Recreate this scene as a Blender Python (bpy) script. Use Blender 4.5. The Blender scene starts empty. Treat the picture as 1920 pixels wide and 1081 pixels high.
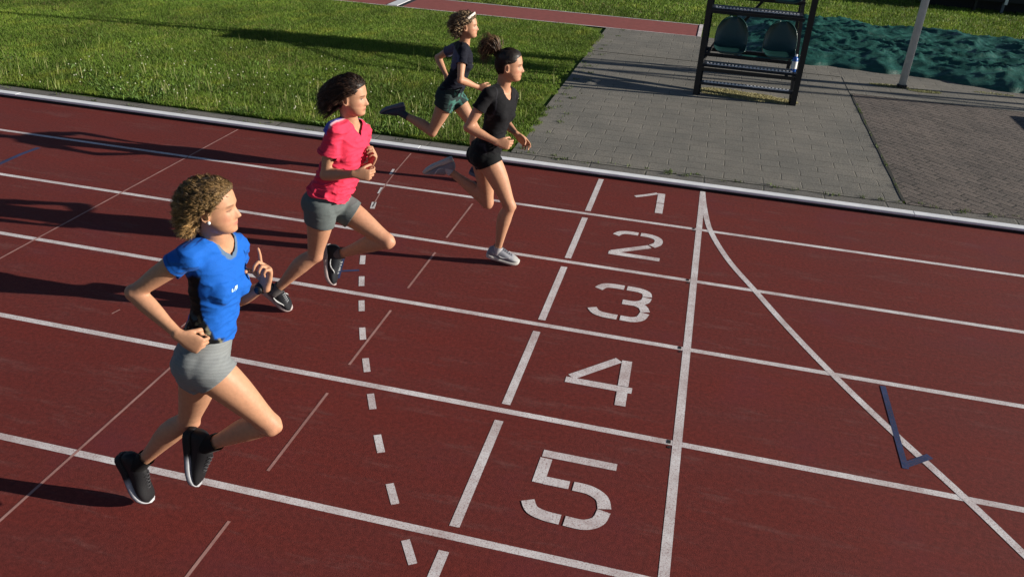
import bpy, math, random
import numpy as np
from mathutils import Vector, Matrix, noise

random.seed(7)
RNG = np.random.default_rng(11)
scene = bpy.context.scene
C = scene.collection
PI = math.pi

# ------------------------------------------------------------------ camera
cam_d = bpy.data.cameras.new("camera")
cam = bpy.data.objects.new("camera", cam_d)
C.objects.link(cam)
cam.location = (-0.19314, -8.07053, 2.94548)
cam.rotation_euler = (1.07803196, -0.0540426169, 0.237567533)
cam_d.sensor_fit = 'HORIZONTAL'
cam_d.sensor_width = 36.0
cam_d.lens = 36.0 * 1544.93 / 1920.0
cam_d.clip_start = 0.1
cam_d.clip_end = 2000
scene.camera = cam
scene.render.resolution_x = 1024
scene.render.resolution_y = 576

# ------------------------------------------------------------------ light
SUN_EL = math.radians(16.0)
SUN_DIR = Vector((1.0, 0.115, math.tan(SUN_EL) * 1.0066)).normalized()
world = bpy.data.worlds.new("World")
scene.world = world
world.use_nodes = True
wn = world.node_tree.nodes
wl = world.node_tree.links
bg = wn.get('Background') or wn.new('ShaderNodeBackground')
sky = wn.new('ShaderNodeTexSky')
sky.sky_type = 'NISHITA'
sky.sun_disc = False
sky.sun_elevation = SUN_EL
sky.air_density = 0.6
sky.dust_density = 0.3
sky.sun_rotation = math.atan2(SUN_DIR.x, SUN_DIR.y)
wl.new(sky.outputs[0], bg.inputs[0])
bg.inputs[1].default_value = 0.05
sun_d = bpy.data.lights.new("sun", 'SUN')
sun_d.energy = 5.0
sun_d.angle = math.radians(0.4)
sun_d.color = (1.0, 0.93, 0.82)
sun = bpy.data.objects.new("sun", sun_d)
C.objects.link(sun)
sun.location = (30, 5, 20)
sun.rotation_euler = SUN_DIR.to_track_quat('Z', 'Y').to_euler()

scene.view_settings.view_transform = 'Standard'
scene.view_settings.look = 'None'
scene.view_settings.exposure = 0.62
scene.view_settings.gamma = 1.0

# ------------------------------------------------------------------ tags
def tag(o, label=None, cat=None, group=None, kind=None):
    if label: o['label'] = label
    if cat: o['category'] = cat
    if group: o['group'] = group
    if kind: o['kind'] = kind
    return o

def thing(name, label, cat, loc=(0, 0, 0), group=None):
    o = bpy.data.objects.new(name, None)
    C.objects.link(o)
    o.location = loc
    o.empty_display_size = 0.1
    return tag(o, label, cat, group)

# ------------------------------------------------------------------ materials
def nodes_of(name):
    m = bpy.data.materials.new(name)
    m.use_nodes = True
    nt = m.node_tree
    b = nt.nodes.get('Principled BSDF')
    return m, nt, b

def N(nt, t, **kw):
    n = nt.nodes.new(t)
    for k, v in kw.items():
        setattr(n, k, v)
    return n

def noise_node(nt, scale, detail=4, rough=0.6, vec=None):
    n = N(nt, 'ShaderNodeTexNoise')
    n.inputs['Scale'].default_value = scale
    n.inputs['Detail'].default_value = detail
    n.inputs['Roughness'].default_value = rough
    if vec is not None: nt.links.new(vec, n.inputs['Vector'])
    return n

def ramp(nt, fac, stops):
    r = N(nt, 'ShaderNodeValToRGB')
    els = r.color_ramp.elements
    while len(els) < len(stops): els.new(0.5)
    for e, (p, c) in zip(els, stops):
        e.position = p
        e.color = (c[0], c[1], c[2], 1)
    nt.links.new(fac, r.inputs['Fac'])
    return r

def mix(nt, fac, a, b, mode='MIX'):
    m = N(nt, 'ShaderNodeMix', data_type='RGBA', blend_type=mode)
    for s, v in ((m.inputs[0], fac), (m.inputs[6], a), (m.inputs[7], b)):
        if hasattr(v, 'is_linked'): nt.links.new(v, s)
        elif isinstance(v, (int, float)): s.default_value = v
        else: s.default_value = (v[0], v[1], v[2], 1)
    return m.outputs[2]

def bump(nt, b, h, strength, dist=0.01):
    n = N(nt, 'ShaderNodeBump')
    n.inputs['Strength'].default_value = strength
    n.inputs['Distance'].default_value = dist
    nt.links.new(h, n.inputs['Height'])
    nt.links.new(n.outputs[0], b.inputs['Normal'])

def simple(name, col, rough=0.5, metal=0.0, var=0.12, scale=30, bs=0.1, spec=0.5):
    m, nt, b = nodes_of(name)
    tc = N(nt, 'ShaderNodeTexCoord')
    n = noise_node(nt, scale, 5, 0.6, tc.outputs['Object'])
    lo = [c * (1 - var) for c in col]
    hi = [min(1, c * (1 + var)) for c in col]
    r = ramp(nt, n.outputs[0], [(0.3, lo), (0.7, hi)])
    nt.links.new(r.outputs[0], b.inputs['Base Color'])
    b.inputs['Roughness'].default_value = rough
    b.inputs['Metallic'].default_value = metal
    b.inputs['Specular IOR Level'].default_value = spec
    if bs: bump(nt, b, n.outputs[0], bs, 0.004)
    return m

def attr_mat(name, rough=0.6, sss=0.0, bs=0.0, scale=60, spec=0.4, var=0.1, sheen=0.0, aniso=None):
    m, nt, b = nodes_of(name)
    a = N(nt, 'ShaderNodeAttribute', attribute_name='Col')
    tc = N(nt, 'ShaderNodeTexCoord')
    n = noise_node(nt, scale, 4, 0.6, tc.outputs['Object'])
    r = ramp(nt, n.outputs[0], [(0.3, [1 - var] * 3), (0.7, [1.0] * 3)])
    c = mix(nt, 1.0, a.outputs['Color'], r.outputs[0], 'MULTIPLY')
    nt.links.new(c, b.inputs['Base Color'])
    b.inputs['Roughness'].default_value = rough
    b.inputs['Specular IOR Level'].default_value = spec
    if sss:
        b.inputs['Subsurface Weight'].default_value = sss
        b.inputs['Subsurface Radius'].default_value = (0.012, 0.004, 0.002)
        b.inputs['Subsurface Scale'].default_value = 1.0
    if sheen:
        b.inputs['Sheen Weight'].default_value = sheen
        b.inputs['Sheen Roughness'].default_value = 0.4
    if bs: bump(nt, b, n.outputs[0], bs, 0.003)
    return m

def mat_track():
    m, nt, b = nodes_of('red tartan track')
    tc = N(nt, 'ShaderNodeTexCoord')
    O = tc.outputs['Object']
    big = noise_node(nt, 0.55, 5, 0.6, O)
    mp = N(nt, 'ShaderNodeMapping'); mp.inputs['Scale'].default_value = (0.5, 2.2, 1)
    nt.links.new(O, mp.inputs[0])
    streak = noise_node(nt, 1.6, 5, 0.65, mp.outputs[0])
    fine = noise_node(nt, 240, 3, 0.7, O)
    gran = N(nt, 'ShaderNodeTexVoronoi'); gran.inputs['Scale'].default_value = 330
    nt.links.new(O, gran.inputs['Vector'])
    c1 = ramp(nt, big.outputs[0], [(0.3, (0.170, 0.027, 0.020)), (0.7, (0.222, 0.035, 0.025))]).outputs[0]
    c2 = mix(nt, ramp(nt, streak.outputs[0], [(0.38, (0, 0, 0)), (0.66, (1, 1, 1))]).outputs[0], c1, (0.165, 0.036, 0.030))
    c3 = mix(nt, ramp(nt, fine.outputs[0], [(0.35, (1, 1, 1)), (0.62, (0, 0, 0))]).outputs[0], c2, (0.095, 0.013, 0.010))
    # worn pale scuffs along the lanes
    sc = noise_node(nt, 3.2, 8, 0.75, mp.outputs[0])
    c4 = mix(nt, ramp(nt, sc.outputs[0], [(0.55, (0, 0, 0)), (0.80, (0.5, 0.5, 0.5))]).outputs[0], c3, (0.24, 0.12, 0.105))
    md = noise_node(nt, 38, 4, 0.8, O)
    c4 = mix(nt, 1.0, c4, ramp(nt, md.outputs[0], [(0.30, (0.66, 0.66, 0.68)), (0.70, (1.32, 1.3, 1.3))]).outputs[0], 'MULTIPLY')
    pl = noise_node(nt, 1.1, 4, 0.6, O)
    c4 = mix(nt, ramp(nt, pl.outputs[0], [(0.55, (0, 0, 0)), (0.75, (0.5, 0.5, 0.5))]).outputs[0], c4, (0.13, 0.022, 0.032))
    nt.links.new(c4, b.inputs['Base Color'])
    b.inputs['Roughness'].default_value = 0.85
    b.inputs['Specular IOR Level'].default_value = 0.25
    mm = N(nt, 'ShaderNodeMath', operation='ADD')
    nt.links.new(gran.outputs['Distance'], mm.inputs[0]); nt.links.new(fine.outputs[0], mm.inputs[1])
    bump(nt, b, mm.outputs[0], 0.35, 0.002)
    return m

def mat_paint(name='white line paint', col=(0.78, 0.75, 0.75), wear=0.44):
    m, nt, b = nodes_of(name)
    tc = N(nt, 'ShaderNodeTexCoord')
    O = tc.outputs['Object']
    f = noise_node(nt, 110, 5, 0.8, O)
    g = noise_node(nt, 3.5, 8, 0.75, O)
    c1 = ramp(nt, g.outputs[0], [(0.36, [col[0] * .66, col[1] * .58, col[2] * .57]), (0.62, col)]).outputs[0]
    c2 = mix(nt, ramp(nt, f.outputs[0], [(wear - 0.06, (0.75, 0.75, 0.75)), (wear + 0.04, (0, 0, 0))]).outputs[0], c1, (0.2, 0.06, 0.05))
    nt.links.new(c2, b.inputs['Base Color'])
    b.inputs['Roughness'].default_value = 0.8
    b.inputs['Specular IOR Level'].default_value = 0.25
    bump(nt, b, f.outputs[0], 0.3, 0.002)
    return m

def mat_paver(name, c_lo, c_hi, mortar, bw, rh, rot=0.0, msize=0.012, off=0.5):
    m, nt, b = nodes_of(name)
    tc = N(nt, 'ShaderNodeTexCoord')
    mp = N(nt, 'ShaderNodeMapping'); mp.inputs['Rotation'].default_value = (0, 0, rot)
    nt.links.new(tc.outputs['Object'], mp.inputs[0])
    wob = noise_node(nt, 2.5, 3, 0.5, mp.outputs[0])
    add = N(nt, 'ShaderNodeMixRGB', blend_type='LINEAR_LIGHT'); add.inputs[0].default_value = 0.02
    nt.links.new(mp.outputs[0], add.inputs[1]); nt.links.new(wob.outputs['Color'], add.inputs[2])
    br = N(nt, 'ShaderNodeTexBrick', offset=off)
    nt.links.new(add.outputs[0], br.inputs['Vector'])
    br.inputs['Scale'].default_value = 1.0
    br.inputs['Brick Width'].default_value = bw
    br.inputs['Row Height'].default_value = rh
    br.inputs['Mortar Size'].default_value = msize
    br.inputs['Mortar Smooth'].default_value = 0.6
    br.inputs['Bias'].default_value = 0.0
    br.inputs['Color1'].default_value = (*c_lo, 1)
    br.inputs['Color2'].default_value = (*c_hi, 1)
    br.inputs['Mortar'].default_value = (*mortar, 1)
    st = noise_node(nt, 1.3, 7, 0.65, tc.outputs['Object'])
    fi = noise_node(nt, 45, 5, 0.7, tc.outputs['Object'])
    c = mix(nt, 1.0, br.outputs['Color'], ramp(nt, st.outputs[0], [(0.25, (0.66, 0.68, 0.68)), (0.7, (1.1, 1.07, 1.02))]).outputs[0], 'MULTIPLY')
    c = mix(nt, 1.0, c, ramp(nt, fi.outputs[0], [(0.3, (0.72, 0.72, 0.72)), (0.7, (1.12, 1.12, 1.12))]).outputs[0], 'MULTIPLY')
    jm = noise_node(nt, 3.5, 4, 0.6, tc.outputs['Object'])
    avg = mix(nt, 0.5, c_lo, c_hi)
    avg = mix(nt, 1.0, avg, ramp(nt, st.outputs[0], [(0.25, (0.66, 0.68, 0.68)), (0.7, (1.1, 1.07, 1.02))]).outputs[0], 'MULTIPLY')
    avg = mix(nt, 1.0, avg, ramp(nt, fi.outputs[0], [(0.3, (0.72, 0.72, 0.72)), (0.7, (1.12, 1.12, 1.12))]).outputs[0], 'MULTIPLY')
    c = mix(nt, ramp(nt, jm.outputs[0], [(0.40, (1, 1, 1)), (0.62, (0.15, 0.15, 0.15))]).outputs[0], avg, c)
    nt.links.new(c, b.inputs['Base Color'])
    b.inputs['Roughness'].default_value = 0.9
    b.inputs['Specular IOR Level'].default_value = 0.25
    h = N(nt, 'ShaderNodeMath', operation='MULTIPLY_ADD')
    nt.links.new(br.outputs['Fac'], h.inputs[0]); h.inputs[1].default_value = -0.8
    nt.links.new(fi.outputs[0], h.inputs[2])
    bump(nt, b, h.outputs[0], 0.6, 0.006)
    return m

def mat_lawn():
    m, nt, b = nodes_of('lawn soil and thatch')
    tc = N(nt, 'ShaderNodeTexCoord')
    O = tc.outputs['Object']
    a = noise_node(nt, 0.9, 6, 0.65, O)
    f = noise_node(nt, 40, 5, 0.75, O)
    c = ramp(nt, a.outputs[0], [(0.3, (0.09, 0.15, 0.022)), (0.6, (0.13, 0.19, 0.028)), (0.8, (0.14, 0.15, 0.035))]).outputs[0]
    c = mix(nt, 1.0, c, ramp(nt, f.outputs[0], [(0.3, (0.45, 0.45, 0.45)), (0.7, (1.25, 1.25, 1.2))]).outputs[0], 'MULTIPLY')
    nt.links.new(c, b.inputs['Base Color'])
    b.inputs['Roughness'].default_value = 0.95
    b.inputs['Specular IOR Level'].default_value = 0.15
    bump(nt, b, f.outputs[0], 1.0, 0.03)
    return m

def mat_blade(name='grass blades'):
    m, nt, b = nodes_of(name)
    a = N(nt, 'ShaderNodeAttribute', attribute_name='Col')
    nt.links.new(a.outputs['Color'], b.inputs['Base Color'])
    b.inputs['Roughness'].default_value = 0.6
    b.inputs['Specular IOR Level'].default_value = 0.25
    tr = N(nt, 'ShaderNodeBsdfTranslucent')
    nt.links.new(a.outputs['Color'], tr.inputs[0])
    ms = N(nt, 'ShaderNodeMixShader'); ms.inputs[0].default_value = 0.3
    out = nt.nodes.get('Material Output')
    nt.links.new(b.outputs[0], ms.inputs[1]); nt.links.new(tr.outputs[0], ms.inputs[2])
    nt.links.new(ms.outputs[0], out.inputs[0])
    return m

M = {}
M['track'] = mat_track()
M['paint'] = mat_paint()
M['faint'] = mat_paint('faded thin line paint', (0.46, 0.25, 0.22), 0.38)
M['blue_paint'] = mat_paint('blue marking paint', (0.035, 0.06, 0.15), 0.42)
M['black'] = simple('black rubber', (0.012, 0.012, 0.013), 0.7)
M['paver'] = mat_paver('grey concrete paving', (0.205, 0.194, 0.174), (0.235, 0.223, 0.200), (0.125, 0.118, 0.10), 0.40, 0.20, 0.0, 0.008)
M['brick'] = mat_paver('brown clinker paving', (0.130, 0.110, 0.100), (0.200, 0.168, 0.152), (0.065, 0.060, 0.054), 0.21, 0.105, math.radians(45), 0.014)
M['kerbstone'] = mat_paver('grey edging slabs', (0.17, 0.16, 0.15), (0.22, 0.21, 0.195), (0.06, 0.065, 0.045), 0.6, 0.34, 0.0, 0.012, 0.0)
M['lawn'] = mat_lawn()
M['blade'] = mat_blade()
M['runway'] = simple('pale red runway', (0.25, 0.060, 0.050), 0.85, 0, 0.15, 8, 0.1)
M['white'] = simple('white painted metal', (0.72, 0.73, 0.74), 0.45, 0, 0.06, 6, 0.03)
M['alu'] = simple('white aluminium rail', (0.84, 0.85, 0.87), 0.5, 0.0, 0.08, 9, 0.03)
M['pole'] = simple('light grey galvanised pole', (0.62, 0.64, 0.66), 0.4, 0.1, 0.1, 10, 0.03)
M['frame'] = simple('black painted steel', (0.005, 0.005, 0.007), 0.5, 0.0, 0.2, 20, 0.05)
M['grate'] = simple('dark perforated steel', (0.03, 0.034, 0.045), 0.45, 0.6, 0.2, 40, 0.1)
M['zinc'] = simple('bright zinc edge', (0.75, 0.75, 0.78), 0.4, 0.1, 0.1, 40, 0.05)
M['seat'] = simple('dark green plastic', (0.012, 0.045, 0.042), 0.28, 0.0, 0.1, 8, 0.02)
M['tarp'] = None
M['bottle_blue'] = simple('blue plastic', (0.02, 0.10, 0.38), 0.3)
M['wagon'] = simple('blue grey sheet cover', (0.10, 0.12, 0.15), 0.6)
M['dark'] = simple('near black vinyl', (0.008, 0.008, 0.012), 0.7)

# ------------------------------------------------------------------ mesh helpers
def mesh_obj(name, V, F, mat, parent=None, smooth=False, col=None):
    me = bpy.data.meshes.new(name)
    if isinstance(F, np.ndarray):
        V = np.asarray(V, np.float32)
        k = F.shape[1]
        me.vertices.add(len(V)); me.vertices.foreach_set('co', V.ravel())
        me.loops.add(F.size); me.loops.foreach_set('vertex_index', F.astype(np.int32).ravel())
        me.polygons.add(len(F)); me.polygons.foreach_set('loop_start', np.arange(0, F.size, k, dtype=np.int32))
        me.update(calc_edges=True); me.validate()
    else:
        me.from_pydata([tuple(v) for v in V], [], [tuple(f) for f in F]); me.update()
    if smooth: me.polygons.foreach_set('use_smooth', np.ones(len(me.polygons), bool))
    if col is not None:
        at = me.color_attributes.new('Col', 'FLOAT_COLOR', 'POINT')
        c = np.ones((len(V), 4), np.float32); c[:, :3] = col
        at.data.foreach_set('color', c.ravel())
    me.materials.append(mat)
    o = bpy.data.objects.new(name, me)
    C.objects.link(o)
    if parent is not None:
        o.parent = parent
        o.matrix_parent_inverse = Matrix.Translation(-Vector(parent.location))
    return o

class MB:
    """collects simple solids into one mesh"""
    def __init__(s): s.V = []; s.F = []
    def add(s, V, F):
        n = len(s.V); s.V += [tuple(v) for v in V]; s.F += [tuple(i + n for i in f) for f in F]; return s
    def box(s, x0, x1, y0, y1, z0, z1, bev=0.0):
        if bev <= 0:
            V = [(x, y, z) for z in (z0, z1) for y in (y0, y1) for x in (x0, x1)]
            return s.add(V, [(0, 2, 3, 1), (4, 5, 7, 6), (0, 1, 5, 4), (2, 6, 7, 3), (0, 4, 6, 2), (1, 3, 7, 5)])
        b = bev; V = []; rows = []
        for z, k in ((z0, b), (z0 + b, 0), (z1 - b, 0), (z1, b)):
            ring = [(x0 + k + (b if k == 0 else 0), y0 + k), (x1 - k - (b if k == 0 else 0), y0 + k), (x1 - k, y0 + k + (b if k == 0 else 0)), (x1 - k, y1 - k - (b if k == 0 else 0)),
                    (x1 - k - (b if k == 0 else 0), y1 - k), (x0 + k + (b if k == 0 else 0), y1 - k), (x0 + k, y1 - k - (b if k == 0 else 0)), (x0 + k, y0 + k + (b if k == 0 else 0))]
            V += [(x, y, z) for x, y in ring]
        F = [tuple(range(7, -1, -1)), tuple(range(24, 32))]
        for r in range(3):
            for i in range(8):
                j = (i + 1) % 8
                F.append((r * 8 + i, r * 8 + j, r * 8 + 8 + j, r * 8 + 8 + i))
        return s.add(V, F)
    def tube(s, pts, r, n=10, cap=True):
        pts = [Vector(p) for p in pts]
        rs = r if hasattr(r, '__len__') else [r] * len(pts)
        V = []; F = []
        for i, p in enumerate(pts):
            t = (pts[min(i + 1, len(pts) - 1)] - pts[max(i - 1, 0)]).normalized()
            ref = Vector((0, 0, 1)) if abs(t.z) < 0.9 else Vector((1, 0, 0))
            a = t.cross(ref).normalized(); b_ = t.cross(a)
            for k in range(n):
                q = 2 * PI * k / n
                V.append(p + (a * math.cos(q) + b_ * math.sin(q)) * rs[i])
        for i in range(len(pts) - 1):
            for k in range(n):
                j = (k + 1) % n
                F.append((i * n + k, i * n + n + k, i * n + n + j, i * n + j))
        if cap:
            F.append(tuple(range(n))); F.append(tuple(range((len(pts) - 1) * n + n - 1, (len(pts) - 1) * n - 1, -1)))
        return s.add(V, F)
    def beam(s, p, q, w, h):
        p = Vector(p); q = Vector(q); t = (q - p).normalized()
        ref = Vector((0, 0, 1)) if abs(t.z) < 0.95 else Vector((0, 1, 0))
        a = t.cross(ref).normalized() * w / 2; b_ = a.normalized().cross(t) * h / 2
        V = [p - a - b_, p + a - b_, p + a + b_, p - a + b_, q - a - b_, q + a - b_, q + a + b_, q - a + b_]
        return s.add(V, [(0, 1, 2, 3), (7, 6, 5, 4), (0, 4, 5, 1), (1, 5, 6, 2), (2, 6, 7, 3), (3, 7, 4, 0)])
    def build(s, name, mat, parent=None, smooth=False):
        return mesh_obj(name, s.V, s.F, mat, parent, smooth)

def ribbon(pts, w, z, closed=False):
    """flat strip along 2D points"""
    pts = np.array(pts, float)
    n = len(pts)
    t = np.gradient(pts, axis=0); t /= np.linalg.norm(t, axis=1)[:, None]
    nr = np.stack([-t[:, 1], t[:, 0]], 1) * w / 2
    L = pts + nr; R = pts - nr
    V = [(a[0], a[1], z) for a in L] + [(a[0], a[1], z) for a in R]
    F = [(n + i, n + i + 1, i + 1, i) for i in range(n - 1)]
    return V, F

def smooth_curve(P, k=8):
    P = [Vector((p[0], p[1], 0)) for p in P]
    out = []
    for i in range(len(P) - 1):
        p0 = P[max(i - 1, 0)]; p1 = P[i]; p2 = P[i + 1]; p3 = P[min(i + 2, len(P) - 1)]
        for j in range(k):
            t = j / k
            q = 0.5 * ((2 * p1) + (p2 - p0) * t + (2 * p0 - 5 * p1 + 4 * p2 - p3) * t * t + (3 * p1 - p0 - 3 * p2 + p3) * t ** 3)
            out.append((q.x, q.y))
    out.append((P[-1].x, P[-1].y))
    return out

def sheet(name, x0, x1, y0, y1, z, mat, parent=None, kind='structure'):
    o = mesh_obj(name, [(x0, y0, z), (x1, y0, z), (x1, y1, z), (x0, y1, z)], [(0, 1, 2, 3)], mat, parent)
    if kind and parent is None: o['kind'] = kind
    return o

# ------------------------------------------------------------------ setting
LW = 1.0492                                # lane width
lawn = sheet('lawn', -250, 250, -250, 250, -0.012, M['lawn'])
track = sheet('running_track', -60, 60, -9.4, -0.02, 0.0, M['track'])
pav = sheet('pavement', -2.08, 1.97, 0.35, 8.04, 0.004, M['paver'])
pav2 = sheet('brick_pavement', 2.0, 60, 0.35, 6.6, 0.004, M['brick'])
edge = sheet('edge_path', -60, 60, -0.02, 0.36, 0.0, M['kerbstone'])
apron = sheet('pavement_apron', 1.97, 60, 4.85, 6.6, 0.008, M['paver'])
pitb = sheet('pit_path', -2.08, 1.965, 5.9, 8.04, 0.0105, M['paver'])

# painted markings: parts of the track
for i in range(1, 9):
    V, F = ribbon([(x, -LW * i) for x in np.linspace(-60, 60, 7)], 0.046, 0.0009)
    mesh_obj('lane_line', V, F, M['paint'], track)
V, F = ribbon([(0.003, y) for y in np.linspace(-0.06, -9.3, 10)], 0.052, 0.0014)
mesh_obj('finish_line', V, F, M['paint'], track)
for i in range(0, 9):
    y0 = -LW * i - 0.10; y1 = -LW * (i + 1) + 0.065
    V, F = ribbon([(-1.02, y0), (-1.02, y1)], 0.052, 0.0014)
    tag(mesh_obj('dash_mark', V, F, M['paint'], track), None)
cv = smooth_curve([(0.005, -0.10), (0.035, -0.5), (0.103, -1.03), (0.265, -1.6), (0.48, -2.11), (0.70, -2.62), (0.96, -3.16), (1.24, -3.68), (1.53, -4.18), (1.75, -4.59), (2.02, -5.1), (2.5, -6.0), (3.1, -7.2)], 8)
V, F = ribbon(cv, 0.048, 0.0018)
mesh_obj('curved_start_line', V, F, M['paint'], track)
dl = [(-3.058, -0.691), (-2.981, -1.202), (-2.905, -1.564), (-2.76, -2.0), (-2.67, -2.32), (-2.566, -2.624), (-2.434, -2.96), (-2.289, -3.306), (-2.136, -3.654), (-1.967, -3.999), (-1.789, -4.348), (-1.602, -4.699), (-1.39, -5.052), (-1.175, -5.398), (-0.95, -5.74), (-0.7, -6.08)]
for i, (x, y) in enumerate(dl):
    a = dl[max(i - 1, 0)]; b_ = dl[min(i + 1, len(dl) - 1)]
    d = Vector((b_[0] - a[0], b_[1] - a[1])).normalized() * 0.078
    V, F = ribbon([(x - d.x, y - d.y), (x + d.x, y + d.y)], 0.042 if i > 1 else 0.026, 0.0014)
    mesh_obj('broken_curve_dash', V, F, M['paint'], track)
V, F = ribbon([(-3.07, -0.10), (-3.03, -0.65), (-2.97, -1.2), (-2.9, -1.6)], 0.012, 0.0014)
mesh_obj('thin_line', V, F, M['faint'], track)
def thinline(x, y0, y1, w=0.016):
    V, F = ribbon([(x, y0), (x, y1)], w, 0.0014)
    mesh_obj('thin_line', V, F, M['faint'], track)
thinline(-5.11, -0.08, -9.0)
thinline(-3.09, -4.2, -9.0)
for a, b_ in ((-1.2, -2.0), (-2.3, -2.95), (-3.30, -4.03), (-4.35, -5.08), (-5.46, -6.12)):
    thinline(-2.07, a, b_, 0.017)
thinline(-3.30, -3.90, -3.96, 0.012)
V, F = ribbon([(-3.30 - 0.53, -3.955), (-3.285 - 0.53, -3.89)], 0.010, 0.0014)
mesh_obj('thin_line', V, F, M['faint'], track)
for i in range(1, 6):
    V, F = ribbon([(-0.045, -LW * i - 0.012), (-0.045, -LW * i + 0.02)], 0.022, 0.0024)
    mesh_obj('alignment_mark', V, F, M['black'], track)
    V, F = ribbon([(-0.04, -LW * i - 0.055), (-0.04, -LW * i - 0.035)], 0.02, 0.0024)
    mesh_obj('alignment_mark', V, F, M['black'], track)

# lane numbers, stencilled, each about half a metre tall
def strokes(y_off, lst, lab):
    mb = MB()
    for k, (pts, w) in enumerate(lst):
        V, F = ribbon([(x, y) for x, y in pts], w, 0.0014 + 0.0003 * k)
        mb.add(V, F)
    tag(mb.build('lane_number', M['paint'], track), lab)
W_ = 0.070
strokes(0, [([(-0.635, -0.452), (-0.53, -0.375), (-0.43, -0.288)], 0.045), ([(-0.390, -0.28), (-0.385, -0.54)], W_), ([(-0.384, -0.553), (-0.380, -0.80)], W_)], 'white stencilled number 1 nearest the rail')
c2a = smooth_curve([(-0.70, -1.43), (-0.665, -1.37), (-0.60, -1.345), (-0.512, -1.345)], 6)
c2b = smooth_curve([(-0.490, -1.345), (-0.40, -1.352), (-0.335, -1.40), (-0.330, -1.49), (-0.375, -1.56)], 6)
strokes(0, [(c2a, 0.064), (c2b, W_), ([(-0.392, -1.575), (-0.54, -1.68), (-0.69, -1.785)], 0.062), ([(-0.715, -1.806), (-0.29, -1.806)], 0.062)], 'white stencilled number 2')
c3a = smooth_curve([(-0.70, -2.475), (-0.665, -2.415), (-0.60, -2.395), (-0.512, -2.395)], 6)
c3b = smooth_curve([(-0.49, -2.395), (-0.40, -2.40), (-0.34, -2.43), (-0.327, -2.49)], 6)
c3c = smooth_curve([(-0.327, -2.505), (-0.34, -2.57), (-0.40, -2.62), (-0.50, -2.625)], 6)
c3d = smooth_curve([(-0.40, -2.625), (-0.345, -2.66), (-0.32, -2.73)], 6)
c3e = smooth_curve([(-0.322, -2.748), (-0.345, -2.83), (-0.40, -2.868), (-0.488, -2.870)], 6)
c3f = smooth_curve([(-0.51, -2.870), (-0.61, -2.865), (-0.67, -2.84), (-0.705, -2.785)], 6)
strokes(0, [(c, W_) for c in (c3a, c3b, c3c, c3d, c3e, c3f)], 'white stencilled number 3')
strokes(0, [([(-0.425, -3.43), (-0.56, -3.575), (-0.695, -3.72)], 0.062), ([(-0.725, -3.757), (-0.305, -3.757)], 0.062), ([(-0.372, -3.425), (-0.364, -3.722)], 0.066), ([(-0.362, -3.79), (-0.358, -3.935)], 0.066)], 'white stencilled number 4')
c5a = smooth_curve([(-0.508, -4.722), (-0.42, -4.728), (-0.35, -4.77), (-0.325, -4.845)], 6)
c5b = smooth_curve([(-0.325, -4.862), (-0.345, -4.94), (-0.41, -4.985), (-0.508, -4.985)], 6)
c5c = smooth_curve([(-0.53, -4.985), (-0.61, -4.98), (-0.68, -4.955), (-0.715, -4.895)], 6)
strokes(0, [([(-0.715, -4.505), (-0.305, -4.505)], 0.058), ([(-0.688, -4.545), (-0.692, -4.750)], 0.066), ([(-0.665, -4.722), (-0.53, -4.722)], 0.062), (c5a, W_), (c5b, W_), (c5c, W_)], 'white stencilled number 5 nearest the camera')

# blue marks
mb = MB()
for pts, w in (([(1.262, -3.19), (1.262, -3.6), (1.262, -4.03)], 0.035), ([(1.262, -4.0), (1.42, -3.87)], 0.045)):
    mb.add(*ribbon(pts, w, 0.0024 + (0.0004 if w > .04 else 0)))
tag(mb.build('blue_mark', M['blue_paint'], track), 'blue hook shaped mark over the curved line')
mb = MB(); mb.add(*ribbon([(-6.58, -1.98), (-6.60, -1.6), (-6.585, -1.37)], 0.05, 0.0014))
tag(mb.build('blue_mark', M['blue_paint'], track), 'blue slanted mark at the left edge')
mb = MB(); mb.add(*ribbon([(-2.72, -2.66), (-2.62, -2.98)], 0.035, 0.0022)); mb.add(*ribbon([(-2.72, -2.9), (-2.52, -2.8)], 0.03, 0.0026))
tag(mb.build('blue_mark', M['blue_paint'], track), 'faded blue mark beside the pink runner')

# raised white inner kerb, in lengths
kerb = thing('track_kerb', 'long low white aluminium kerb rail between red track and paving', 'kerb', (0, 0.0, 0))
x = -58.0
while x < 58:
    mb = MB(); mb.box(x, x + 4.995, -0.047, 0.047, 0.026, 0.052, 0.003)
    mb.build('rail_section', M['alu'], kerb)
    x += 5.0
mb = MB(); mb.box(-58, 58, -0.036, 0.036, -0.01, 0.0285)  # kerb base in black, painting in the shade on the near face
mb.build('shaded_base', M['black'], kerb)

# far runway with board, far lawn edge, sand pit cover
run = sheet('runway', -60, -0.36, 8.05, 9.32, 0.006, M['runway'])
for y in (8.05, 9.30):
    V, F = ribbon([(-60, y), (-20, y), (-0.36, y)], 0.045, 0.0105)
    mesh_obj('edge_line', V, F, M['paint'], run)
V, F = ribbon([(-0.35, 8.03), (-0.35, 9.33)], 0.07, 0.0150)
mesh_obj('end_line', V, F, M['paint'], run)
mb = MB(); mb.box(-6.52, -6.30, 8.09, 9.26, 0.0, 0.02, 0.004)
mb.build('take_off_board', M['white'], run)
mb = MB(); mb.box(-6.29, -6.20, 8.09, 9.26, 0.0, 0.014)
mb.build('indicator_strip', M['dark'], run)

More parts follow.
